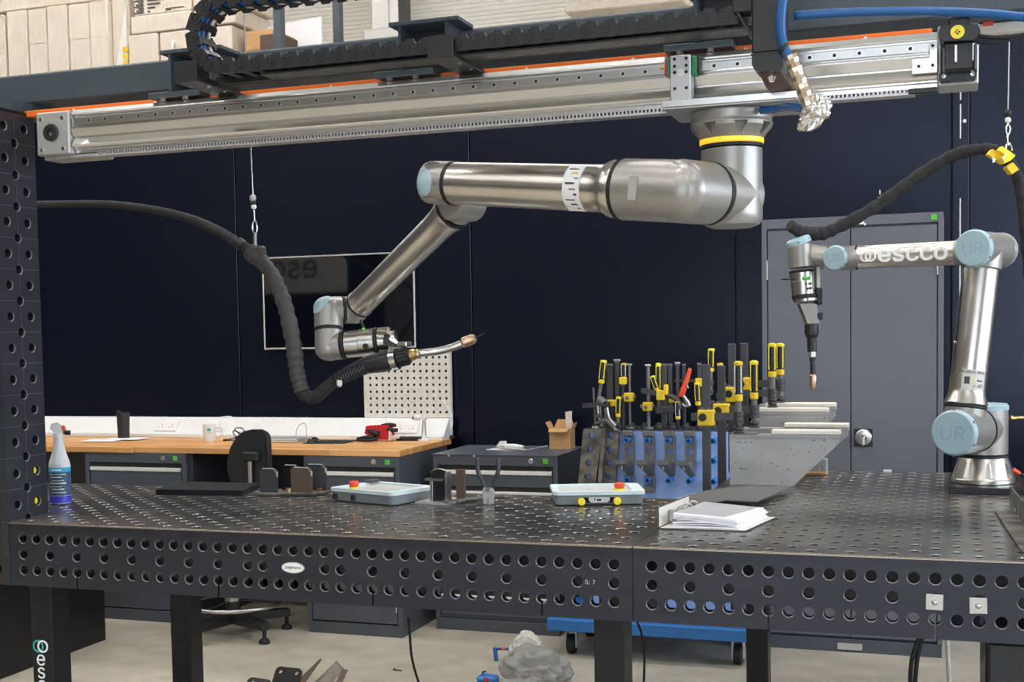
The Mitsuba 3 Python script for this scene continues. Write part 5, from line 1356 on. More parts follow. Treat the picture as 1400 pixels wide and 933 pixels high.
peg_x = [(1.417, 2.530, 0.082)[0], (1.511, 2.530, 0.083)[0], (1.605, 2.530, 0.084)[0], (1.697, 2.530, 0.085)[0], (1.804, 2.530, 0.086)[0]]
peg_z = [0.068, -0.112]
for i, x_ in enumerate(peg_x):
    for z_ in (0.068, -0.020, -0.112):
        if i < 4 and z_ == -0.020:
            continue
        add("peg", rev((x_, CYF, z_), (0, -1, 0), [(0.0135, 0), (0.0135, 0.075), (0.009, 0.075), (0.009, 0.045)], 18), "blue_plain", tc_, smooth=30)

def plate_holes(x0, x1, z0, z1, hz, y0, y1, r=0.0155):
    xm = (x0 + x1) / 2
    return prism([(x0, z0), (x1, z0), (x1, z1), (x0, z1)], "y", y0, y1, [circ(xm, z, r, 20) for z in hz])
nth4 = ("leftmost", "second from the left", "third from the left", "rightmost")
for i, x_ in enumerate(peg_x[:4]):
    k = thing("stop_bar", f"dark drilled stop bar hung on the blue trolley face, {nth4[i]} of four", "steel bar", "stop bars hung on the trolley")
    w = 0.024
    add("plate", plate_holes(x_ - w, x_ + w, -0.035, 0.086, [0.068, 0.017], CYF - 0.030, CYF - 0.012), "hanger_dark", k)
    add("head", bx(x_ - w - 0.003, x_ + w - 0.004, CYF - 0.045, CYF - 0.0125, 0.0865, 0.110, 0.002), "hanger_dark", k)
    add("foot", [hull([(x_ + a, y_, z_) for a, y_, z_ in ((-0.044, CYF - 0.10, -0.018), (0.006, CYF - 0.10, -0.018), (-0.044, CYF - 0.10, -0.037), (0.006, CYF - 0.10, -0.037), (0.022, CYF - 0.02, -0.036), (-0.02, CYF - 0.02, -0.036), (0.022, CYF - 0.02, -0.095), (-0.005, CYF - 0.03, -0.095))])], "hanger_dark", k)
    add("shine", bx(x_ - 0.022, x_ - 0.016, CYF - 0.09, CYF - 0.055, -0.062, -0.045), "nickel", k)
for i, x_ in enumerate(peg_x[:2]):
    k = thing("slotted_bar", ("short slotted bar low on the blue trolley face, left one" if i == 0 else "short slotted bar with a square foot low on the blue trolley face, right one"), "steel bar")
    add("plate", prism([(x_ - 0.024, -0.172), (x_ + 0.024, -0.172), (x_ + 0.024, -0.094), (x_ - 0.024, -0.094)], "y", CYF - 0.030, CYF - 0.012, [rrect(x_ - 0.0145, x_ + 0.0145, -0.160, -0.098, 0.014)]), "hanger_dark", k)
    if i:
        add("foot", bx(x_ - 0.028, x_ + 0.018, CYF - 0.05, CYF - 0.0305, -0.165, -0.142, 0.002), "hanger_dark", k)
def long_bar(lab, top, bot, w, nh):
    k = thing("perforated_bar", lab, "steel bar")
    (xa, _, za), (xb, _, zb) = top, bot
    L = za - zb
    from shapely.geometry import Polygon
    pts = [(xb - w, zb), (xb + w, zb), (xa + w, za), (xa - w, za)]
    hs2 = [circ(xa + (xb - xa) * t, za - L * t, 0.0155, 18) for t in np.linspace(0.075, 0.075 + 0.165 * (nh - 1), nh)]
    add("plate", prism(pts, "y", CYF - 0.05, CYF - 0.022, hs2), "worn_steel", k)
    return k
k1 = long_bar("worn perforated steel bar at the left end of the blue trolley, outer one", (1.253, 2.520, 0.115), (1.210, 2.520, -0.268), 0.042, 6)
k2 = long_bar("worn perforated steel bar at the left end of the blue trolley, inner one", (1.342, 2.520, 0.116), (1.310, 2.520, -0.265), 0.036, 6)
for i, (a, b, lab) in enumerate((((1.303, 2.470, 0.122), (1.244, 2.470, -0.260), "narrow steel flat bar leaning across the perforated bars, left one"), ((1.317, 2.470, 0.122), (1.281, 2.470, -0.259), "narrow steel flat bar leaning across the perforated bars, right one"))):
    add("flat_bar", hull([A(p) + A(dx, dy, 0) for p in (a, b) for dx in (-0.009, 0.009) for dy in (-0.004, 0.004)]), "worn_steel", label=lab, cat="steel bar")

# ---- screw clamps. A clamp is bar, fixed and sliding arm, yellow slide, spindle, handle and pressure pad
def handle_mesh(p, d, L, r):
    d, u, v = basis(d)
    body = rev(p, d, [(r * 0.55, 0), (r * 0.80, L * 0.04), (r * 0.86, L * 0.18), (r, L * 0.35), (r, L * 0.72), (r * 0.9, L * 0.92)], 14)
    ribs = []
    for j in range(4):
        t_ = math.pi / 4 + j * math.pi / 2
        q = u * math.cos(t_) + v * math.sin(t_)
        ribs.append(cyl(A(p) + d * L * 0.2 + q * r * 0.9, A(p) + d * L * 0.90 + q * r * 0.93, r * 0.2, n=6))
    col = rev(A(p) - d * L * 0.02, d, [(r * 0.8, 0), (r * 0.95, L * 0.02), (r * 0.95, L * 0.17), (r * 0.8, L * 0.19)], 14)
    capm = rev(A(p) + d * L * 0.90, d, [(r * 0.9, 0), (r * 1.02, L * 0.02), (r * 0.98, L * 0.09), (r * 0.5, L * 0.12)], 14)
    return body, ribs, col, capm
def handle(k, p, d, L, r, faded=False):
    b_, rb, c_, cm_ = handle_mesh(p, d, L, r)
    h_ = add("handle", b_, "black_plastic", k, smooth=40, label="black handle with yellow ribs and ends")
    add("rib", rb, "cream_metal" if faded else "yellow_bright", h_)
    add("collar", c_, "yellow", h_, smooth=30); add("end", cm_, "tape_yellow" if faded else "yellow_bright", h_, smooth=30)

def table_clamp(lab, xb, y, zt, zb, za, xs, hb, ht, zpad, bw=0.016, faded=False):
    """F-clamp gripping the table edge: bar at xb, sliding arm at za, spindle at xs with handle from hb to ht, pad on zpad."""
    k = thing("screw_clamp", lab, "clamp")
    add("bar", bx(xb - bw, xb + bw, y - 0.006, y + 0.006, zb, zt, 0.002), "clamp_bar", k)
    add("sliding_arm", [hull([(x_, y + dy, z_) for dy in (-0.008, 0.008) for x_, z_ in ((xb - 0.055, za + 0.016), (xb - 0.055, za - 0.012), (xs, za + 0.018), (xs, za - 0.010), (xs - 0.05, za + 0.016))])], "clamp_bar", k)
    s_ = add("slide", bx(xb - 0.030, xb + 0.030, y - 0.022, y + 0.022, za - 0.030, za + 0.028, 0.004), "yellow", k)
    add("slide_bolt", [cyl((xb - 0.010, y - 0.022, za + 0.002), (xb - 0.010, y - 0.030, za + 0.002), 0.0145, n=20, c=0.002), cyl((xb - 0.010, y - 0.030, za + 0.002), (xb - 0.010, y - 0.0315, za + 0.002), 0.006, n=6)], "ink", s_)
    add("slide_cap", [cyl((xb - 0.012, y, za + 0.028), (xb - 0.012, y, za + 0.036), 0.010, n=8), cyl((xb + 0.008, y, za + 0.028), (xb + 0.008, y, za + 0.035), 0.008, n=8)], "hanger_dark", s_)
    if zb < 0:
        add("fixed_arm", hull([(x_, y + dy, z_) for dy in (-0.008, 0.008) for x_, z_ in ((xb - bw, zb), (xb - bw, zb + 0.03), (xs + 0.02, zb + 0.025), (xs + 0.02, zb + 0.008))]), "clamp_bar", k)
    add("nut", [rev((xs, y, za - 0.026), (0, 0, 1), [(0.014, 0), (0.0185, 0.002), (0.0185, 0.012), (0.017, 0.0135), (0.0185, 0.015), (0.0185, 0.030), (0.017, 0.0315), (0.0185, 0.033), (0.0185, 0.046), (0.014, 0.048)], 18)], "clamp_bar", k, smooth=30)
    add("spindle", cyl((xs, y, zpad + 0.006), (xs, y, hb + 0.005), 0.0115, n=14), "hanger_dark", k)
    add("pad", [rev((xs, y, zpad), (0, 0, 1), [(0.019, 0), (0.020, 0.003), (0.014, 0.009), (0.018, 0.013), (0.018, 0.020), (0.012, 0.026)], 18)], "clamp_bar", k, smooth=30)
    handle(k, (xs, y, hb), (0, 0, 1), ht - hb, 0.0165, faded)
    return k
# angle brackets standing on the left edge of the right table
def bracket(lab, y0, y1, x0, xtop, ztop, step_x, step_z, xbot, zcut):
    k = thing("angle_bracket", lab, "bracket")
    z0 = 0.0006
    add("web", prism([(x0, z0), (xbot, z0), (xtop - 0.004, zcut), (xtop - 0.004, ztop - 0.027), (x0, ztop - 0.027)], "y", y0, y1), "bracket_cast", k)
    add("top_flange", prism([(x0, ztop - 0.0265), (xtop, ztop - 0.0265), (xtop, ztop), (step_x, ztop), (step_x, step_z), (x0, step_z)], "y", y0 - 0.003, y1 + 0.02), "bracket_cast", k)
    add("machined_edge", bx(step_x, xtop, y0 - 0.006, y1 + 0.022, ztop - 0.016, ztop + 0.0006, 0.003), "bracket_edge", k, label="bright machined top edge")
    return k
b1 = bracket("grey cast angle bracket on the right table, frontmost and lowest of four", 1.44, 1.47, 2.036, 2.4255, 0.2005, 2.185, 0.183, 2.262, 0.158)
add("steel_strip", bx(2.036, 2.135, 1.438, 1.50, 0.1835, 0.188, 0.001), "hanger_dark", b1)
b2 = bracket("grey cast angle bracket on the right table, second from the front", 1.70, 1.73, 2.02, 2.434, 0.206, 2.20, 0.188, 2.25, 0.160)
b3 = bracket("taller grey cast angle bracket on the right table, third from the front", 1.83, 1.86, 2.066, 2.352, 0.2565, 2.09, 0.250, 2.18, 0.20)
b4 = bracket("taller grey cast angle bracket on the right table, rearmost of four", 1.955, 1.985, 2.075, 2.369, 0.268, 2.10, 0.262, 2.19, 0.215)
table_clamp("front screw clamp with a worn handle holding the lowest grey bracket", (1.952, 1.450, 0.166)[0], 1.45, (1.954, 1.450, 0.439)[2], -0.26, (1.952, 1.450, 0.244)[2], (2.068, 1.450, 0.247)[0], (2.069, 1.450, 0.306)[2], (2.070, 1.450, 0.446)[2], 0.1885, 0.0155, True)
table_clamp("screw clamp with a bright yellow handle just behind the front one", (1.965, 1.715, 0.145)[0], 1.715, (1.968, 1.715, 0.425)[2], -0.26, (1.966, 1.715, 0.252)[2], (2.088, 1.715, 0.257)[0], (2.088, 1.715, 0.299)[2], (2.089, 1.715, 0.441)[2], 0.1885, 0.0155)
table_clamp("tall screw clamp with yellow handle on the third grey bracket, left of the rearmost", (1.986, 1.845, 0.307)[0], 1.845, (1.987, 1.845, 0.507)[2], 0.0008, (1.986, 1.845, 0.309)[2], (2.140, 1.845, 0.318)[0], (2.140, 1.845, 0.377)[2], (2.141, 1.845, 0.504)[2], 0.2575, 0.0155)
table_clamp("tall screw clamp with yellow handle on the rearmost grey bracket", (2.016, 1.970, 0.300)[0], 1.97, (2.018, 1.970, 0.507)[2], 0.0008, (2.016, 1.970, 0.341)[2], (2.156, 1.970, 0.349)[0], (2.156, 1.970, 0.381)[2], (2.157, 1.970, 0.502)[2], 0.269, 0.0155)
wd = thing("wood_block", "low brown wooden block behind the grey brackets at the back of the right table", "block")
add("block", bx(2.19, 2.345, 1.83, 1.87, 0.0005, 0.062, 0.003), "bracket_cast", wd)
add("base", bx(2.17, 2.345, 1.80, 1.828, 0.0005, 0.012, 0.002), "cardboard_brown", wd)
mt_ = add("magnet_block", bx(2.545, 2.575, 1.93, 1.96, 0.0005, 0.012, 0.002), "label_silver", label="small pale block at the far edge of the right table before the cupboard", cat="block")

# ---- clamps stored upright in the trolley
CYT = 2.58
ZT = CZ1 + 0.0025
def stored_bar(lab, x, z1, w, slide_z=None, y=CYT, tip=False, round_=False):
    k = thing("screw_clamp", lab, "clamp", None)
    if round_:
        add("bar", cyl((x, y, ZT), (x, y, z1), w, n=12), "hanger_dark", k)
        add("base", cyl((x, y, ZT), (x, y, ZT + 0.010), 0.022, n=16), "hanger_dark", k)
    else:
        add("bar", bx(x - w, x + w, y - 0.005, y + 0.005, ZT, z1, 0.0015), "clamp_bar", k)
        add("bar_end", bx(x - w - 0.001, x + w + 0.001, y - 0.006, y + 0.006, z1 - 0.008, z1 + 0.001, 0.001), "hanger_dark", k)
    if tip:
        add("tip", bx(x - w - 0.006, x + w + 0.006, y - 0.007, y + 0.007, z1, z1 + 0.008, 0.002), "nickel", k)
    if slide_z is not None:
        s_ = add("slide", bx(x - 0.024, x + 0.020, y - 0.022, y + 0.012, slide_z - 0.020, slide_z + 0.020, 0.004), "yellow", k)
        add("slide_bolt", [cyl((x - 0.024, y - 0.004, slide_z), (x - 0.036, y - 0.004, slide_z), 0.009, n=14), cyl((x + 0.020, y - 0.004, slide_z), (x + 0.028, y - 0.004, slide_z), 0.010, n=14), cyl((x - 0.008, y - 0.022, slide_z - 0.004), (x - 0.008, y - 0.025, slide_z - 0.004), 0.009, n=14)], "hanger_dark", s_)
    return k
def stored_handle(k, p0, p1, p2, r=0.0155, faded=False, y=None):
    """spindle from p0 up to p1, handle from p1 to p2."""
    p0, p1, p2 = A(p0), A(p1), A(p2)
    add("spindle", cyl(p0, p1, 0.0085, n=10), "hanger_dark", k)
    handle(k, p1, p2 - p1, np.linalg.norm(p2 - p1), r, faded)
k = stored_bar("leftmost stored screw clamp on the trolley, its yellow capped handle leaning left", (1.319, 2.580, 0.270)[0], (1.321, 2.580, 0.411)[2], 0.0145)
stored_handle(k, (1.272, 2.530, 0.219), (1.291, 2.530, 0.326), (1.304, 2.530, 0.429))
add("arm", [hull([A(p) + A(0, dy, dz) for p in ((1.201, 2.540, 0.221), (1.328, 2.540, 0.228)) for dy in (-0.007, 0.007) for dz in (-0.011, 0.011)])], "clamp_bar", k)
add("slide", bx(*sorted(((1.306, 2.560, 0.240)[0], (1.348, 2.560, 0.240)[0])), 2.552, 2.60, (1.327, 2.560, 0.217)[2], (1.327, 2.560, 0.247)[2], 0.003), "yellow", k)
k = stored_bar("slim stored clamp with a cross tip between the two leftmost yellow handles", (1.349, 2.600, 0.336)[0], (1.351, 2.600, 0.424)[2], 0.010, tip=True, y=2.60)
stored_handle(k, (1.369, 2.520, 0.146), (1.370, 2.520, 0.173), (1.374, 2.520, 0.263), 0.013)
k = stored_bar("stored clamp with a yellow block under its worn handle, third from the left", (1.383, 2.570, 0.270)[0], (1.384, 2.570, 0.317)[2], 0.0075, y=2.57)
stored_handle(k, (1.389, 2.560, 0.314), (1.390, 2.560, 0.341), (1.390, 2.560, 0.414), 0.014, True)
add("slide", bx((1.371, 2.550, 0.335)[0], (1.405, 2.550, 0.334)[0], 2.54, 2.565, (1.388, 2.550, 0.318)[2], (1.389, 2.550, 0.351)[2], 0.003), "yellow", k)
k = stored_bar("thin stored clamp rod with a yellow slide, right of the worn handle", (1.416, 2.560, 0.270)[0], (1.418, 2.560, 0.404)[2], 0.006, (1.416, 2.560, 0.260)[2], y=2.56, tip=True, round_=True)
k = thing("steel_rod", "thin bare steel rod standing at the left end of the trolley", "rod")
add("rod", cyl((1.251, 2.570, 0.121), (1.243, 2.570, 0.304), 0.0045, n=10), "hanger_dark", k)
add("base", cyl((1.252, 2.570, 0.115), (1.252, 2.570, 0.125), 0.018, n=16), "label_silver", k)
k = stored_bar("round stored clamp rod with a large yellow slide in the middle of the trolley", (1.504, 2.550, 0.271)[0], (1.506, 2.550, 0.400)[2], 0.0085, (1.504, 2.550, 0.218)[2], y=2.55, tip=True, round_=True)
k = stored_bar("stored clamp with two yellow capped handles and a slanting dark arm", (1.570, 2.580, 0.302)[0], (1.571, 2.580, 0.409)[2], 0.013)
stored_handle(k, (1.548, 2.570, 0.203), (1.547, 2.570, 0.270), (1.547, 2.570, 0.412), 0.013)
handle(k, (1.555, 2.500, 0.293), A((1.534, 2.500, 0.356)) - A((1.555, 2.500, 0.293)), 0.068, 0.012)
add("arm", [hull([A(p) + A(0, dy, dz) for p in ((1.486, 2.490, 0.294), (1.601, 2.490, 0.271)) for dy in (-0.008, 0.008) for dz in (-0.012, 0.012)]), tube([(1.595, 2.490, 0.274), (1.627, 2.490, 0.264), (1.650, 2.490, 0.244), (1.656, 2.490, 0.209)], 0.012, 8)], "clamp_bar", k)
add("slide", [bx((1.557, 2.480, 0.274)[0], (1.593, 2.480, 0.274)[0], 2.465, 2.50, (1.564, 2.480, 0.251)[2], (1.564, 2.480, 0.294)[2], 0.003), bx((1.590, 2.480, 0.307)[0], (1.607, 2.480, 0.307)[0], 2.465, 2.50, (1.590, 2.480, 0.274)[2], (1.591, 2.480, 0.320)[2], 0.003), bx((1.603, 2.480, 0.245)[0], (1.636, 2.480, 0.245)[0], 2.51, 2.53, (1.603, 2.480, 0.238)[2], (1.603, 2.480, 0.255)[2], 0.002)], "yellow", k)
handle(k, (1.649, 2.490, 0.166), (0, 0, 1), 0.080, 0.0125, True)
add("nut", [rev((1.552, 2.550, 0.185), (0, 0, 1), [(0.016, 0), (0.020, 0.004), (0.020, 0.03), (0.014, 0.034)], 14), bx((1.552, 2.550, 0.195)[0], (1.642, 2.550, 0.211)[0], 2.54, 2.556, (1.598, 2.550, 0.191)[2], (1.599, 2.550, 0.218)[2], 0.002)], "clamp_bar", k)
k = stored_bar("plain stored clamp bar left of the red pliers, first of three", (1.594, 2.600, 0.268)[0], (1.596, 2.600, 0.408)[2], 0.010, y=2.60)
k = stored_bar("plain stored clamp bar left of the red pliers, middle of three", (1.628, 2.600, 0.268)[0], (1.629, 2.600, 0.408)[2], 0.0075, y=2.60, tip=True)
k = stored_bar("plain stored clamp bar behind the red pliers, last of three", (1.656, 2.610, 0.268)[0], (1.657, 2.610, 0.407)[2], 0.0075, y=2.61)
add("arm", bx((1.609, 2.620, 0.330)[0], (1.719, 2.620, 0.330)[0], 2.616, 2.63, (1.669, 2.620, 0.324)[2], (1.670, 2.620, 0.337)[2], 0.001), "clamp_bar", k)
k = stored_bar("stored clamp with a hanging yellow ended handle right of the red pliers", (1.732, 2.570, 0.270)[0], (1.733, 2.570, 0.411)[2], 0.0085, y=2.57)
handle(k, (1.732, 2.530, 0.226), A((1.728, 2.530, 0.324)) - A((1.732, 2.530, 0.226)), 0.10, 0.0135)
add("slide", [bx((1.720, 2.540, 0.333)[0], (1.749, 2.540, 0.333)[0], 2.53, 2.55, (1.733, 2.540, 0.327)[2], (1.733, 2.540, 0.345)[2], 0.002), bx((1.741, 2.540, 0.333)[0], (1.749, 2.540, 0.333)[0], 2.53, 2.55, (1.733, 2.540, 0.307)[2], (1.733, 2.540, 0.343)[2], 0.002)], "yellow", k)
k = stored_bar("stored clamp with a tall upright handle at the right end of the trolley", (1.778, 2.620, 0.250)[0], (1.778, 2.620, 0.240)[2], 0.010, y=2.62)
stored_handle(k, (1.778, 2.600, 0.268), (1.779, 2.600, 0.373), (1.781, 2.600, 0.475), 0.0155)
add("nut", rev((1.778, 2.600, 0.311), (0, 0, 1), [(0.010, 0), (0.0145, 0.003), (0.0145, 0.02), (0.010, 0.025)], 14), "clamp_bar", k)
add("nut", [rev((1.778, 2.600, 0.275), (0, 0, 1), [(0.010, 0), (0.0145, 0.003), (0.0145, 0.012), (0.010, 0.015)], 14)], "clamp_bar", k)
k = stored_bar("stored clamp with a worn tilted handle just left of the tall clamp bars", (1.833, 2.620, 0.250)[0], (1.833, 2.620, 0.250)[2], 0.010, y=2.62)
stored_handle(k, (1.833, 2.600, 0.251), (1.832, 2.600, 0.311), (1.818, 2.600, 0.409), 0.0145, True)
add("arm", bx((1.799, 2.610, 0.267)[0], (1.845, 2.610, 0.267)[0], 2.605, 2.618, (1.819, 2.610, 0.251)[2], (1.819, 2.610, 0.277)[2], 0.002), "clamp_bar", k)
# row of clamp feet along the rail
for i in range(9):
    x_ = 1.36 + 0.062 * i
    add("clamp_foot", rev((x_, CYF + 0.02, ZT), (0, 0, 1), [(0.018, 0), (0.020, 0.003), (0.020, 0.016), (0.014, 0.02), (0.014, 0.028)], 14), "clamp_bar", tc_)
# red pliers and the tangle of pale locking pliers
rp3 = thing("locking_pliers", "red handled locking pliers standing among the clamps on the trolley", "pliers")
add("handle", tube([(1.700, 2.520, 0.390), (1.686, 2.520, 0.344), (1.668, 2.520, 0.292), (1.656, 2.520, 0.262)], [0.0085, 0.011, 0.014, 0.011], 10), "red_bright", rp3, smooth=True)
add("jaw", [tube([(1.669, 2.510, 0.269), (1.686, 2.510, 0.243), (1.698, 2.510, 0.220)], [0.008, 0.014, 0.008], 8), tube([(1.687, 2.505, 0.319), (1.694, 2.505, 0.302)], 0.003, 6), tube([(1.664, 2.505, 0.234), (1.680, 2.505, 0.221), (1.696, 2.505, 0.231)], 0.006, 8)], "nickel", rp3, smooth=True)
rng = np.random.default_rng(11)
labs = ("pale worn locking pliers hooked on the trolley's left end, upper pair", "pale worn locking pliers hooked on the trolley's left end, middle pair", "pale worn locking pliers hooked on the trolley's left end, lowest pair")
for i, (A0, B0, C0) in enumerate((((824, 549), (826, 564), (832, 578)), ((836, 553), (839, 566), (848, 576)), ((822, 576), (836, 570), (850, 582)))):
    k = thing("locking_pliers", labs[i], "pliers")
    px_ = [A0, B0, C0]
    W_ = [A(1.20 + (p[0] - 800) * 0.00318, 2.515 - 0.018 * i, 0.108 - (p[1] - 585) * 0.00325) for p in px_]
    add("handle", tube(W_, [0.007, 0.010, 0.008], 8), "worn_steel" if i else "nickel", k, smooth=True)
    add("handle", tube([w + A(0.012, -0.008, 0.006 * (1 - j)) for j, w in enumerate(W_)], [0.006, 0.008, 0.009], 8), "nickel" if i == 1 else "worn_steel", k, smooth=True)
    add("jaw", [hull(W_[2] + rng.normal(size=(14, 3)) * [0.014, 0.006, 0.012]), cyl(W_[1] + A(0, -0.012, 0), W_[1] + A(0, 0.006, 0), 0.012)], "worn_steel", k)
add("round_socket", [rev((1.282, 2.520, 0.253), unit(A(0.7, -0.5, -0.4)), [(0.014, 0), (0.019, 0.004), (0.020, 0.03), (0.016, 0.045), (0.010, 0.046), (0.010, 0.03)], 16)], "hanger_dark", label="short round dark socket above the pale locking pliers", cat="tool")

# ---------------------------------------------------------------- things on the welding tables
e0 = 0.0006
bt = thing("spray_bottle", "white spray bottle with a navy label and blue base beside the dark post", "spray bottle")
bo = A(-0.127, 0.435, e0)
add("shell", rev(bo, (0, 0, 1), [(0.030, 0), (0.0365, 0.004), (0.0370, 0.03), (0.0370, 0.136), (0.034, 0.150), (0.025, 0.176), (0.0185, 0.204), (0.0170, 0.228), (0.0165, 0.231)], 32), "bottle_white", bt, smooth=35)
add("liquid_band", rev(bo, (0, 0, 1), [(0.034, 0.002), (0.0374, 0.006), (0.0374, 0.030), (0.036, 0.031)], 32), "liquid_blue", bt, smooth=30, label="blue bottom band")
lb_ = add("label", rev(bo, (0, 0, 1), [(0.037, 0.0312), (0.0378, 0.032), (0.0378, 0.112), (0.037, 0.1128)], 32), "label_navy", bt, smooth=30, label="navy printed label")
for j in range(7):
    add("print_line", sticker(lb_, bo + A(0, 0, 0.104 - 0.0105 * j), (0, 0, 1), 0.0377, 0.003 + 0.002 * (j % 2), -50 + 7 * (j % 3), 42 - 11 * ((j * 2) % 3), (0.5, -1, 0), 8), "label_silver", lb_)
add("label_top", rev(bo, (0, 0, 1), [(0.037, 0.1128), (0.0378, 0.1135), (0.0378, 0.128), (0.037, 0.1288)], 32), "label_cyan", bt, smooth=30)
add("label_name", sticker(bt, bo + A(0, 0, 0.1185), (0, 0, 1), 0.0377, 0.005, -35, 20, (0.5, -1, 0), 8), "white_mark", bt)
add("neck_cap", cyl(bo + A(0, 0, 0.2315), bo + A(0, 0, 0.248), 0.0175, n=20), "white_plastic", bt)
hx_ = unit(A(0.95, 0.3, 0))
add("trigger_head", hull([bo + hx_ * a + A(0, 0, z) + np.cross(hx_, [0, 0, 1]) * s for a, z, h_ in ((-0.026, 0.266, 0.009), (-0.020, 0.282, 0.009), (0.002, 0.286, 0.009), (0.014, 0.276, 0.008), (0.014, 0.264, 0.008), (0.010, 0.2485, 0.009), (-0.013, 0.2485, 0.010)) for s in (-h_, h_)]), "white_plastic", bt)
add("trigger", tube([bo + hx_ * 0.016 + A(0, 0, 0.272), bo + hx_ * 0.022 + A(0, 0, 0.260), bo + hx_ * 0.020 + A(0, 0, 0.244)], [0.007, 0.0065, 0.005], 8), "red_bright", bt, smooth=True)
add("spray_nozzle", cyl(bo + hx_ * 0.024 + A(0, 0, 0.249), bo + hx_ * 0.042 + A(0, 0, 0.248), 0.0085, n=14), "black_plastic", bt)

sb_ = add("steel_slab", prism([(0.068, 0.733), (0.405, 0.768), (0.352, 1.0), (-0.01, 0.985)], "z", e0, 0.0195), "black_steel", label="flat black steel slab lying at the back of the left table", cat="slab")

def u_piece(lab, x0, x1, y0, depth, h, m1, m2, xr):
    k = thing("u_bracket", lab, "bracket")
    def pl(xa, xb, y_, hh, mm, nm):
        g_ = [(xa, 0.012), (xb, 0.012), (xb, hh - 0.016)] + [(xb - 0.016 + 0.016 * math.cos(t), hh - 0.016 + 0.016 * math.sin(t)) for t in (0.5, 1.0)] + [(xb - 0.016, hh)] + [(xa + 0.008, hh), (xa, hh - 0.008)]
        p_ = add(nm, prism(g_, "y", y_, y_ + 0.008), mm, k)
        add("ground_edge", prism([(xb + 0.0002, hh - 0.03), (xb + 0.0002, hh - 0.014), (xb - 0.016, hh + 0.0004), (xa + 0.012, hh + 0.0004), (xa + 0.012, hh - 0.002), (xb - 0.017, hh - 0.002), (xb - 0.0025, hh - 0.016), (xb - 0.0025, hh - 0.03)], "y", y_ - 0.0006, y_ + 0.0086), "label_silver", p_)
    pl(x0, x1, y0, h, m1, "cheek")
    pl(x0 + xr, x1 + xr, y0 + depth, h + 0.004, m2, "cheek")
    add("base", bx(x0 - 0.008, x1 + xr + 0.006, y0 - 0.010, y0 + depth + 0.02, e0, 0.0119, 0.002), "worn_steel", k)
    add("bolt", cyl(((x0 + x1) / 2 + 0.05, y0 + depth * 0.6, 0.012), ((x0 + x1) / 2 + 0.05, y0 + depth * 0.6, 0.024), 0.012, n=6), "brass", k)
    return k
u_piece("open U-shaped steel bracket on the left table, the left one with a dark face", 0.466, 0.536, 0.79, 0.085, 0.099, "clamp_bar", "black_steel", 0.045)
u_piece("open U-shaped steel bracket on the left table, the right one with a brownish face", 0.578, 0.660, 0.815, 0.075, 0.102, "rust", "clamp_bar", 0.020)

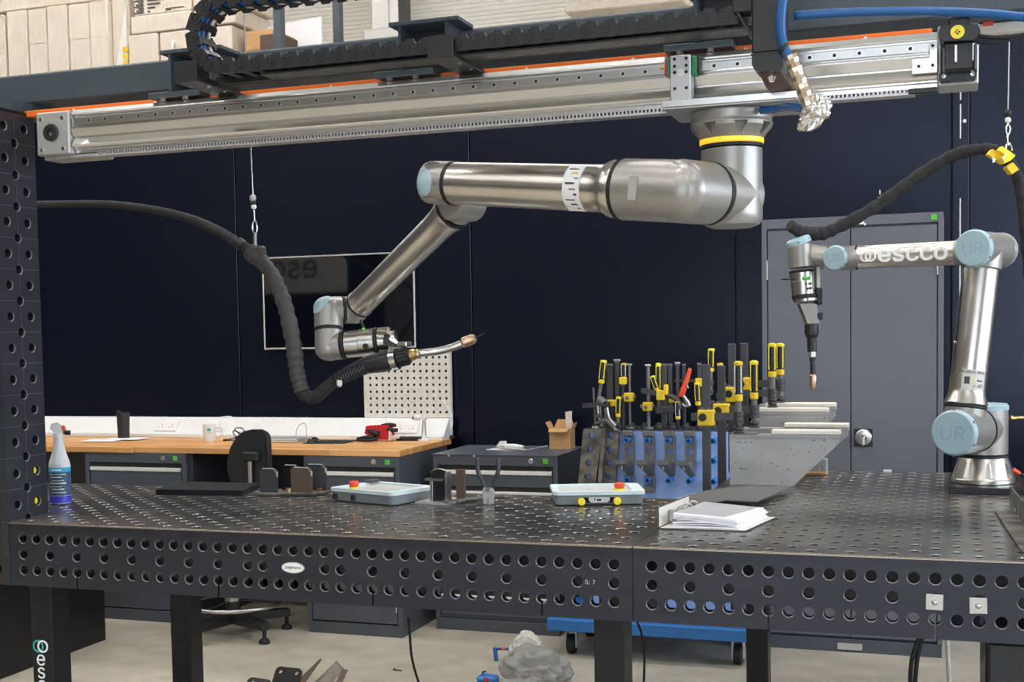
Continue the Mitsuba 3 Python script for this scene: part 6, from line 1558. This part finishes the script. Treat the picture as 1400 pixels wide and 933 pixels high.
def pendant(lab, cx, cy, rot, estop, knobs, tilt=0.0):
    k = thing("teach_pendant", lab, "teach pendant")
    M = np.eye(4); c_, s_ = math.cos(rot), math.sin(rot)
    M[:3, :3] = [[c_, -s_, 0], [s_, c_, 0], [0, 0, 1]]; M[:3, 3] = [cx, cy, e0]
    if tilt:
        Tm = trimesh.transformations.rotation_matrix(tilt, [1, 0, 0]); M = M @ Tm
    def pt(nm, m, mat, par=k, **kw):
        m = (cat(*m) if isinstance(m, list) else as_tm(m)).copy(); m.apply_transform(M); return add(nm, m, mat, par, **kw)
    W, D = 0.150, 0.115
    low = hull([(x, y, z) for z, i in ((0.0008, 0.014), (0.004, 0.008), (0.034, 0.004)) for x, y in rrect(-W + i, W - i, -D + i, D - i, 0.016)])
    lowm = solid(low)
    if knobs:
        lowm = lowm - cube_m(-0.062, 0.062, -D - 0.01, -D + 0.030, -0.01, 0.026)
    pt("shell", lowm, "pendant_grey")
    fr_ = prism(rrect(-W, W, -D, D, 0.020), "z", 0.0345, 0.046, [rrect(-W + 0.022, W - 0.040, -D + 0.020, D - 0.020, 0.012)])
    pt("bumper", fr_, "pendant_shell", label="pale blue bumper frame")
    b_ = hull([(x, y, 0.0462) for x, y in rrect(-W + 0.004, W - 0.004, -D + 0.004, D - 0.004, 0.018)] + [(x, y, 0.0465) for x, y in rrect(-W + 0.006, W - 0.006, -D + 0.006, D - 0.006, 0.018)])
    pt("screen", bx(-W + 0.0225, W - 0.0405, -D + 0.0205, D - 0.0205, 0.0345, 0.0395), "pendant_screen")
    for j in range(4):
        pt("button", cyl((-0.06 + 0.03 * j, -D + 0.030, 0.0395), (-0.06 + 0.03 * j, -D + 0.030, 0.0415), 0.004, n=10), "sleeve_grey")
    ex, ey = estop
    s0 = pt("stop_base", cyl((ex, ey, 0.0462), (ex, ey, 0.052), 0.0165, n=24), "yellow_bright")
    pt("stop_button", rev((ex, ey, 0.0525), (0, 0, 1), [(0.013, 0), (0.0165, 0.004), (0.0175, 0.014), (0.015, 0.018), (0.002, 0.0185)], 24), "red_bright", label="red emergency stop button", smooth=35)
    if knobs:
        pt("recess", bx(-0.0615, 0.0615, -D + 0.0295, -D + 0.0305, 0.006, 0.0255), "ink")
        pt("plate", prism([(-0.034, 0.016), (-0.026, 0.010), (0.026, 0.010), (0.034, 0.016), (0.034, 0.027), (-0.034, 0.027)], "y", -D - 0.002, -D + 0.012), "label_silver")
        pt("print", [bx(-0.008, 0.006, -D - 0.0026, -D - 0.002, 0.016, 0.022), bx(-0.016, -0.013, -D - 0.0026, -D - 0.002, 0.018, 0.024)], "ink")
        for sx in (-1, 1):
            pt("knob", cyl((sx * 0.058, -D - 0.012, 0.014), (sx * 0.058, -D + 0.016, 0.014), 0.0125, n=10, c=0.002), "yellow_bright", label="yellow knob")
    else:
        pt("holder", bx(-W + 0.004, -W + 0.04, D - 0.06, D - 0.01, 0.0465, 0.056, 0.003), "sleeve_grey")
        for x_ in (-0.12, -0.035):
            pt("port", bx(x_ - 0.010, x_ + 0.008, -D - 0.001, -D + 0.02, 0.008, 0.026, 0.002), "ink")
    return k
pendant("teach pendant lying face up between the U-shaped brackets and the steel stand", 0.957, 0.765, -0.345, (-0.052, -0.108 + 0.02), False)
pendant("teach pendant with two yellow knobs on its front edge, near the table joint", 1.680, 0.885, 0.330, (0.068, -0.088), True)

as_ = thing("steel_stand", "small welded steel stand with an eye plate on a base plate on the left table", "fixture")
add("base", [hull([(x, y, z) for x, y in ((1.105, 0.690), (1.222, 0.672), (1.245, 0.80), (1.13, 0.86)) for z in (e0, 0.008)])], "label_silver", as_)
add("bar", [hull([(x, y, z) for x, y in ((1.20, 0.70), (1.215, 0.69), (1.36, 0.91), (1.345, 0.92)) for z in (0.0082, 0.013)])], "hanger_dark", as_)
add("washer", at(ringmesh(0.010, 0.024, 0.007), (1.235, 0.69, 0.0085)), "worn_steel", as_)
add("flange", bx(1.152, 1.162, 0.71, 0.75, 0.0085, 0.078, 0.001), "nickel", as_)
add("web", bx(1.1625, 1.208, 0.725, 0.733, 0.0085, 0.078), "black_steel", as_)
add("flange", bx(1.2085, 1.2165, 0.70, 0.745, 0.0085, 0.106, 0.001), "worn_steel", as_)
add("cap", prism([(1.138, 0.70), (1.205, 0.69), (1.208, 0.75), (1.145, 0.755)], "z", 0.0785, 0.0855), "nickel", as_)
hp_ = [(1.150, 0.086), (1.208, 0.086), (1.210, 0.100)] + [(1.180 + 0.030 * math.cos(t), 0.098 + 0.017 * math.sin(t)) for t in np.linspace(0.2, 3.0, 10)] + [(1.149, 0.100)]
ey_ = add("eye_plate", prism(hp_, "y", 0.725, 0.733), "black_steel", as_)
add("rim", tube([(x, 0.729, z) for x, z in hp_[2:]], 0.003, 6, 1), "nickel", ey_)
add("brown_plate", bx(1.222, 1.253, 0.775, 0.787, 0.0085, 0.110, 0.001), "rust", as_, label="brown primed plate")
pl_ = thing("pliers", "black handled pliers standing jaws down on the left table", "pliers")
bp = A(1.351, 0.734, e0)
for s_ in (-1, 1):
    add("jaw", hull([bp + A(s_ * a, dy, z) for a, z in ((0.003, 0.0), (0.016, 0.002), (0.020, 0.045), (0.012, 0.058), (-0.004, 0.050), (0.004, 0.030)) for dy in (-0.006, 0.006)]), "label_silver", pl_)
    add("handle", tube([bp + A(s_ * 0.012, 0, 0.055), bp + A(s_ * 0.020, 0, 0.078), bp + A(s_ * 0.034, 0, 0.105), bp + A(s_ * 0.037, 0, 0.155)], [0.0055, 0.0065, 0.0075, 0.0065], 10), "clamp_bar", pl_, smooth=True)
add("pivot", cyl(bp + A(0, -0.009, 0.05), bp + A(0, 0.009, 0.05), 0.008), "nickel", pl_)

# open ring binder
rb = thing("ring_binder", "open ring binder full of white pages at the joint of the two tables", "ring binder")
cov = [(2.006, 0.319), (2.251, 0.320), (2.300, 0.612), (2.040, 0.612)]
add("back_cover", hull([(x, y, z) for x, y in cov for z in (e0, 0.0035)]), "binder_cover", rb)
add("cover_lining", hull([(x + 0.003 * (1 if x < 2.1 else -1), y + 0.003 * (1 if y < 0.5 else -1), z) for x, y in cov for z in (0.0036, 0.0042)]), "cream_metal", rb)
add("spine", hull([(x, y, z) for x, y in ((2.0, 0.322), (2.0045, 0.322), (2.034, 0.612), (2.0385, 0.612)) for z in (0.004, 0.062)]), "binder_cover", rb)
add("spine_lining", hull([(x, y, z) for x, y in ((2.0047, 0.326), (2.0062, 0.326), (2.0387, 0.608), (2.0402, 0.608)) for z in (0.006, 0.060)]), "cream_metal", rb)
rg = add("ring_rail", hull([(x, y, z) for x, y in ((2.028, 0.40), (2.046, 0.40), (2.040, 0.56), (2.058, 0.56)) for z in (0.0045, 0.012)]), "nickel", rb)
for y_ in (0.425, 0.485, 0.545):
    xx = 2.022 + (y_ - 0.32) * 0.11
    add("ring", tube([(xx, y_, 0.012), (xx + 0.002, y_, 0.040), (xx + 0.018, y_, 0.054), (xx + 0.036, y_, 0.040), (xx + 0.036, y_, 0.014)], 0.003, 8), "nickel", rb)
add("lever", bx(2.020, 2.030, 0.40, 0.42, 0.012, 0.045, 0.002), "nickel", rb)
def page(x0, x1, y0, y1, zl, zr, th, wav, seed):
    n_ = 14
    u = np.linspace(0, 1, n_)
    zt_ = zl + (zr - zl) * u + wav * np.sin(u * math.pi)
    V, F = [], []
    for y_, sk in ((y0, 0.0), (y1, 0.045)):
        for i in range(n_):
            xq = x0 + (x1 - x0) * u[i] + sk
            V += [(xq, y_, zt_[i]), (xq, y_, zt_[i] + th)]
    V = np.array(V); N = 2 * n_
    for i in range(n_ - 1):
        a, b = 2 * i, 2 * i + 2
        F += [(a, b, b + 1), (a, b + 1, a + 1), (N + a, N + b + 1, N + b), (N + a, N + a + 1, N + b + 1)]
        F += [(a, N + a, N + b), (a, N + b, b), (a + 1, b + 1, N + b + 1), (a + 1, N + b + 1, N + a + 1)]
    for i in (0, N - 2):
        F += [(i, i + 1, N + i + 1), (i, N + i + 1, N + i)]
    m = trimesh.Trimesh(V, F, process=False); trimesh.repair.fix_normals(m); return m
sheets = [(0.0048, 0.0048, 0.004, 0.001), (0.010, 0.0092, 0.003, 0.004), (0.015, 0.0128, 0.004, 0.006), (0.029, 0.0175, 0.004, 0.000), (0.0345, 0.0225, 0.004, 0.000), (0.040, 0.0275, 0.005, 0.000)]
for i, (zl, zr, th, wv) in enumerate(sheets):
    add("page_block", page(2.044 - 0.001 * (i % 2), 2.232 - 0.006 * (i % 3), 0.329 + 0.003 * (i % 2), 0.600, zl, zr, th, wv, i), "paper", rb)
add("top_sheet", page(2.050, 2.205, 0.352, 0.598, 0.0455, 0.0330, 0.0006, 0.0, 9), "page_grey", rb, label="grey plastic sleeve on top of the pages")

gs = [(1.981, 0.645, 0.022), (1.980, 0.962, 0.022), (2.024, 1.105, 0.022), (2.080, 1.192, 0.022), (2.283, 1.264, 0.022), (2.213, 0.819, 0.022), (2.110, 0.835, 0.022)]
ds = thing("dark_sheet", "matt dark grey sheet lying raised behind the ring binder at the table joint", "sheet")
add("sheet", prism([(p[0], p[1]) for p in gs], "z", 0.018, 0.022), "binder_cover", ds)
cen = np.mean([p[:2] for p in gs], axis=0)
add("block", bx(cen[0] - 0.06, cen[0] + 0.06, cen[1] - 0.12, cen[1] + 0.04, e0, 0.0178), "ink", ds)
for i, (a, b) in enumerate((((1.968, 0.897, 0.022), (1.988, 1.000, 0.022)), ((1.956, 0.846, 0.022), (1.983, 0.890, 0.022)))):
    add("worn_edge", hull([A(p) + A(0, dy, dz) for p in (a, b) for dy in (-0.008, 0.008) for dz in (-0.0003, 0.0006)]), "label_silver", ds)

# ---------------------------------------------------------------- things on and near the floor
def hang(base, lab, pts, r, mat="rubber", cat_="cable"):
    return add(base, tube(pts, r, 8, 8), mat, smooth=True, label=lab, cat=cat_)
hang("hanging_cable", "thin black cable hanging under the middle of the left table", [(1.130, 0.550, -0.355), (1.134, 0.550, -0.410), (1.140, 0.550, -0.487), (1.161, 0.550, -0.565), (1.170, 0.600, -0.656)], 0.0042)
hang("hanging_cable", "thin black cable hanging just right of the front leg at the table joint", [(1.926, 0.350, -0.267), (1.945, 0.350, -0.311), (1.953, 0.350, -0.384), (1.936, 0.400, -0.528)], 0.0035)
hang("hanging_cable", "black cable hanging under the right table, left of a close pair", [(2.717, 0.350, -0.247), (2.699, 0.350, -0.302), (2.687, 0.350, -0.354), (2.682, 0.400, -0.468)], 0.006)
hang("hanging_cable", "black cable hanging under the right table, right of a close pair", [(2.724, 0.370, -0.251), (2.708, 0.370, -0.307), (2.700, 0.370, -0.357), (2.692, 0.420, -0.473)], 0.006)
pp = thing("floor_pipe", "thin pale pipe standing at the right foot of the cupboard", "pipe")
add("pipe", cyl((2.791, 2.200, -1.020), (2.774, 2.200, -0.656), 0.009, n=12), "cream_metal", pp)
add("elbow", tube([(2.774, 2.200, -0.656), (2.771, 2.200, -0.635), (2.757, 2.200, -0.630)], 0.011, 10), "cream_metal", pp)
sc = thing("floor_screw", "tiny dark screw lying on the floor below the left table", "screw")
add("shank", cyl((0.455, 2.01, FL + 0.004), (0.49, 2.005, FL + 0.004), 0.003, n=8), "rust", sc); add("head", cyl((0.45, 2.011, FL + 0.006), (0.455, 2.01, FL + 0.006), 0.0055, n=10), "rust", sc)
# offcuts
def ear_plate(lab, c, x, z, w, h, mat="black_steel"):
    k = thing("ear_plate", lab, "steel plate")
    hs3 = [circ(-w / 2 + 0.024, h / 2 - 0.022, 0.0095, 14), circ(w / 2 - 0.024, h / 2 - 0.022, 0.0095, 14)]
    add("plate", at(prism(rrect(-w / 2, w / 2, -h / 2, h / 2, 0.02), "z", 0, 0.010, hs3), c, x, z), mat, k)
    add("rim", at(prism(rrect(-w / 2, w / 2, -h / 2, h / 2, 0.02), "z", -0.0015, -0.0002, [rrect(-w / 2 + 0.003, w / 2 - 0.003, -h / 2 + 0.003, h / 2 - 0.003, 0.018)]), c, x, z), "rust", k)
    add("boss", at(rev((0, -h / 2 + 0.012, 0.010), (0, 0, 1), [(0.032, 0), (0.032, 0.012), (0.026, 0.02), (0.01, 0.021)], 24), c, x, z), "label_silver", k)
    return k
ear_plate("black steel plate with two holes lying on the floor, leftmost offcut", A((0.012, 1.550, -0.942)), (1, 0.0, -0.06), (0.05, -0.75, 0.65), 0.115, 0.10)
ear_plate("black steel plate with two holes standing behind the leftmost offcut", A((0.111, 1.630, -0.917)), (1, 0.0, -0.02), (0.05, -0.80, 0.60), 0.125, 0.12)
for i, (a, b, w_, lab) in enumerate((((0.158, 1.620, -0.943), (0.197, 1.780, -0.855), 0.020, "pointed dark flat bar rising from the floor offcuts"), ((0.254, 1.580, -0.950), (0.301, 1.760, -0.871), 0.026, "wide brown flat bar at the right of the floor offcuts"), ((0.362, 1.570, -0.939), (0.360, 1.680, -0.867), 0.014, "short dark flat bar at the right end of the floor offcuts"))):
    a, b = A(a), A(b)
    d_ = unit(b - a); s_ = unit(np.cross(d_, [0, 1.0, 0.2]))
    add("steel_offcut", hull([a + s_ * w_, a - s_ * w_, b + s_ * (w_ if i else 0.002), b - s_ * (w_ if i else 0.006)] + [p + A(0, 0.012, 0.004) for p in (a + s_ * w_, a - s_ * w_, b + s_ * (w_ if i else 0.002), b - s_ * (w_ if i else 0.006))]), "worn_steel" if i == 1 else "rust", label=lab, cat="steel bar")
add("steel_sheet", bx(0.0, 0.36, 1.50, 1.64, FL + 0.0006, FL + 0.012, 0.003), "worn_steel", label="flat steel sheet under the offcuts on the floor", cat="steel sheet")
# bags of small parts
bb = thing("bit_set", "blue plastic tool set with a red stripe on the floor left of the plastic bags", "tool set")
o_ = A((0.980, 1.740, -0.889)); o_[2] = FL
add("body", bx(o_[0] - 0.042, o_[0] + 0.042, 1.74, 1.80, FL + 0.0006, FL + 0.078, 0.008), "blue_plain", bb)
add("stripe", bx(o_[0] - 0.004, o_[0] + 0.012, 1.736, 1.7395, FL + 0.01, FL + 0.076, 0.001), "red", bb)
for j in range(4):
    add("grip", bx(o_[0] - 0.040, o_[0] - 0.008, 1.734, 1.7395, FL + 0.004 + 0.019 * j, FL + 0.018 + 0.019 * j, 0.003), "label_cyan" if j % 2 else "blue_plain", bb)
add("hook", tube([A(o_[0] - 0.02, 1.77, FL + 0.077), A(o_[0] - 0.022, 1.77, FL + 0.09), A(o_[0] - 0.008, 1.77, FL + 0.093)], 0.004, 8), "blue_cable", bb)
bs_ = thing("stick_tool", "blue and red stick tool propped on the plastic bags on the floor", "tool")
q0 = A((0.837, 2.300, -0.942)); q1 = A((0.831, 2.300, -0.878)); q2 = A((0.912, 2.300, -0.879))
add("stick", hull([q0 + A(-0.008, 0, 0), q0 + A(0.012, 0, 0.0), q1 + A(-0.008, 0, 0), q1 + A(0.014, 0, -0.006), q0 + A(0, 0.02, 0), q1 + A(0, 0.02, 0)]), "blue_plain", bs_)
add("cross_stick", cyl(q1 + A(0.01, 0, -0.005), q2, 0.006, n=10), "blue_cable", bs_)
add("red_band", cyl(q1 + (q2 - q1) * 0.45 + A(0, 0, -0.002), q1 + (q2 - q1) * 0.68 + A(0, 0, -0.001), 0.0068, n=10), "red_bright", bs_)
add("foot", cyl(q0 + A(0, 0.01, 0.002), A(q0[0], q0[1] + 0.01, FL + 0.001), 0.007, n=8), "label_silver", bs_)
def bag(lab, c, s, seed, mat="bag_film", top=None):
    k = thing("plastic_bag", lab, "plastic bag")
    sp_ = trimesh.creation.icosphere(4, 1.0)
    v = np.array(sp_.vertices)
    n_ = meshkit.fbm(v * 1.7 + seed * 7.3, 3, seed) - 0.5 - 0.55 * np.abs(meshkit.noise(v * 3.4 + seed, seed) - 0.5) - 0.3 * np.abs(meshkit.noise(v * 7.0 + seed, seed + 5) - 0.5)
    v = v * (1 + 0.75 * n_[:, None]) * s + c
    v[:, 2] = np.maximum(v[:, 2], FL + 0.0008)
    add("sack", trimesh.Trimesh(v, sp_.faces, process=False), mat, k, smooth=True)
    return k
g1_ = bag("beige plastic bag with a green label on the floor beside the blue tool set", A(0.985, 2.30, FL + 0.04), A(0.085, 0.05, 0.115), 3, "cream_metal")
tq_ = bx(-0.028, 0.028, -0.024, 0.024, 0, 0.0015); tq_ = at(tq_, (0.995, 2.235, FL + 0.062), (1, 0.05, -0.05), (0, -0.95, 0.3))
add("green_label", tq_, "green_tag", g1_)
g2_ = bag("crumpled grey plastic bag on the floor left of the front table leg", A(1.14, 1.95, FL + 0.04), A(0.16, 0.10, 0.13), 5)
g3_ = bag("flat crumpled grey plastic bag lying before the other bags on the floor", A(1.14, 1.76, FL + 0.02), A(0.13, 0.07, 0.06), 8)
add("red_seam", tube([(1.092, 1.900, -0.922), (1.100, 1.950, -0.893), (1.114, 1.970, -0.865)], 0.003, 6), "red", g2_)
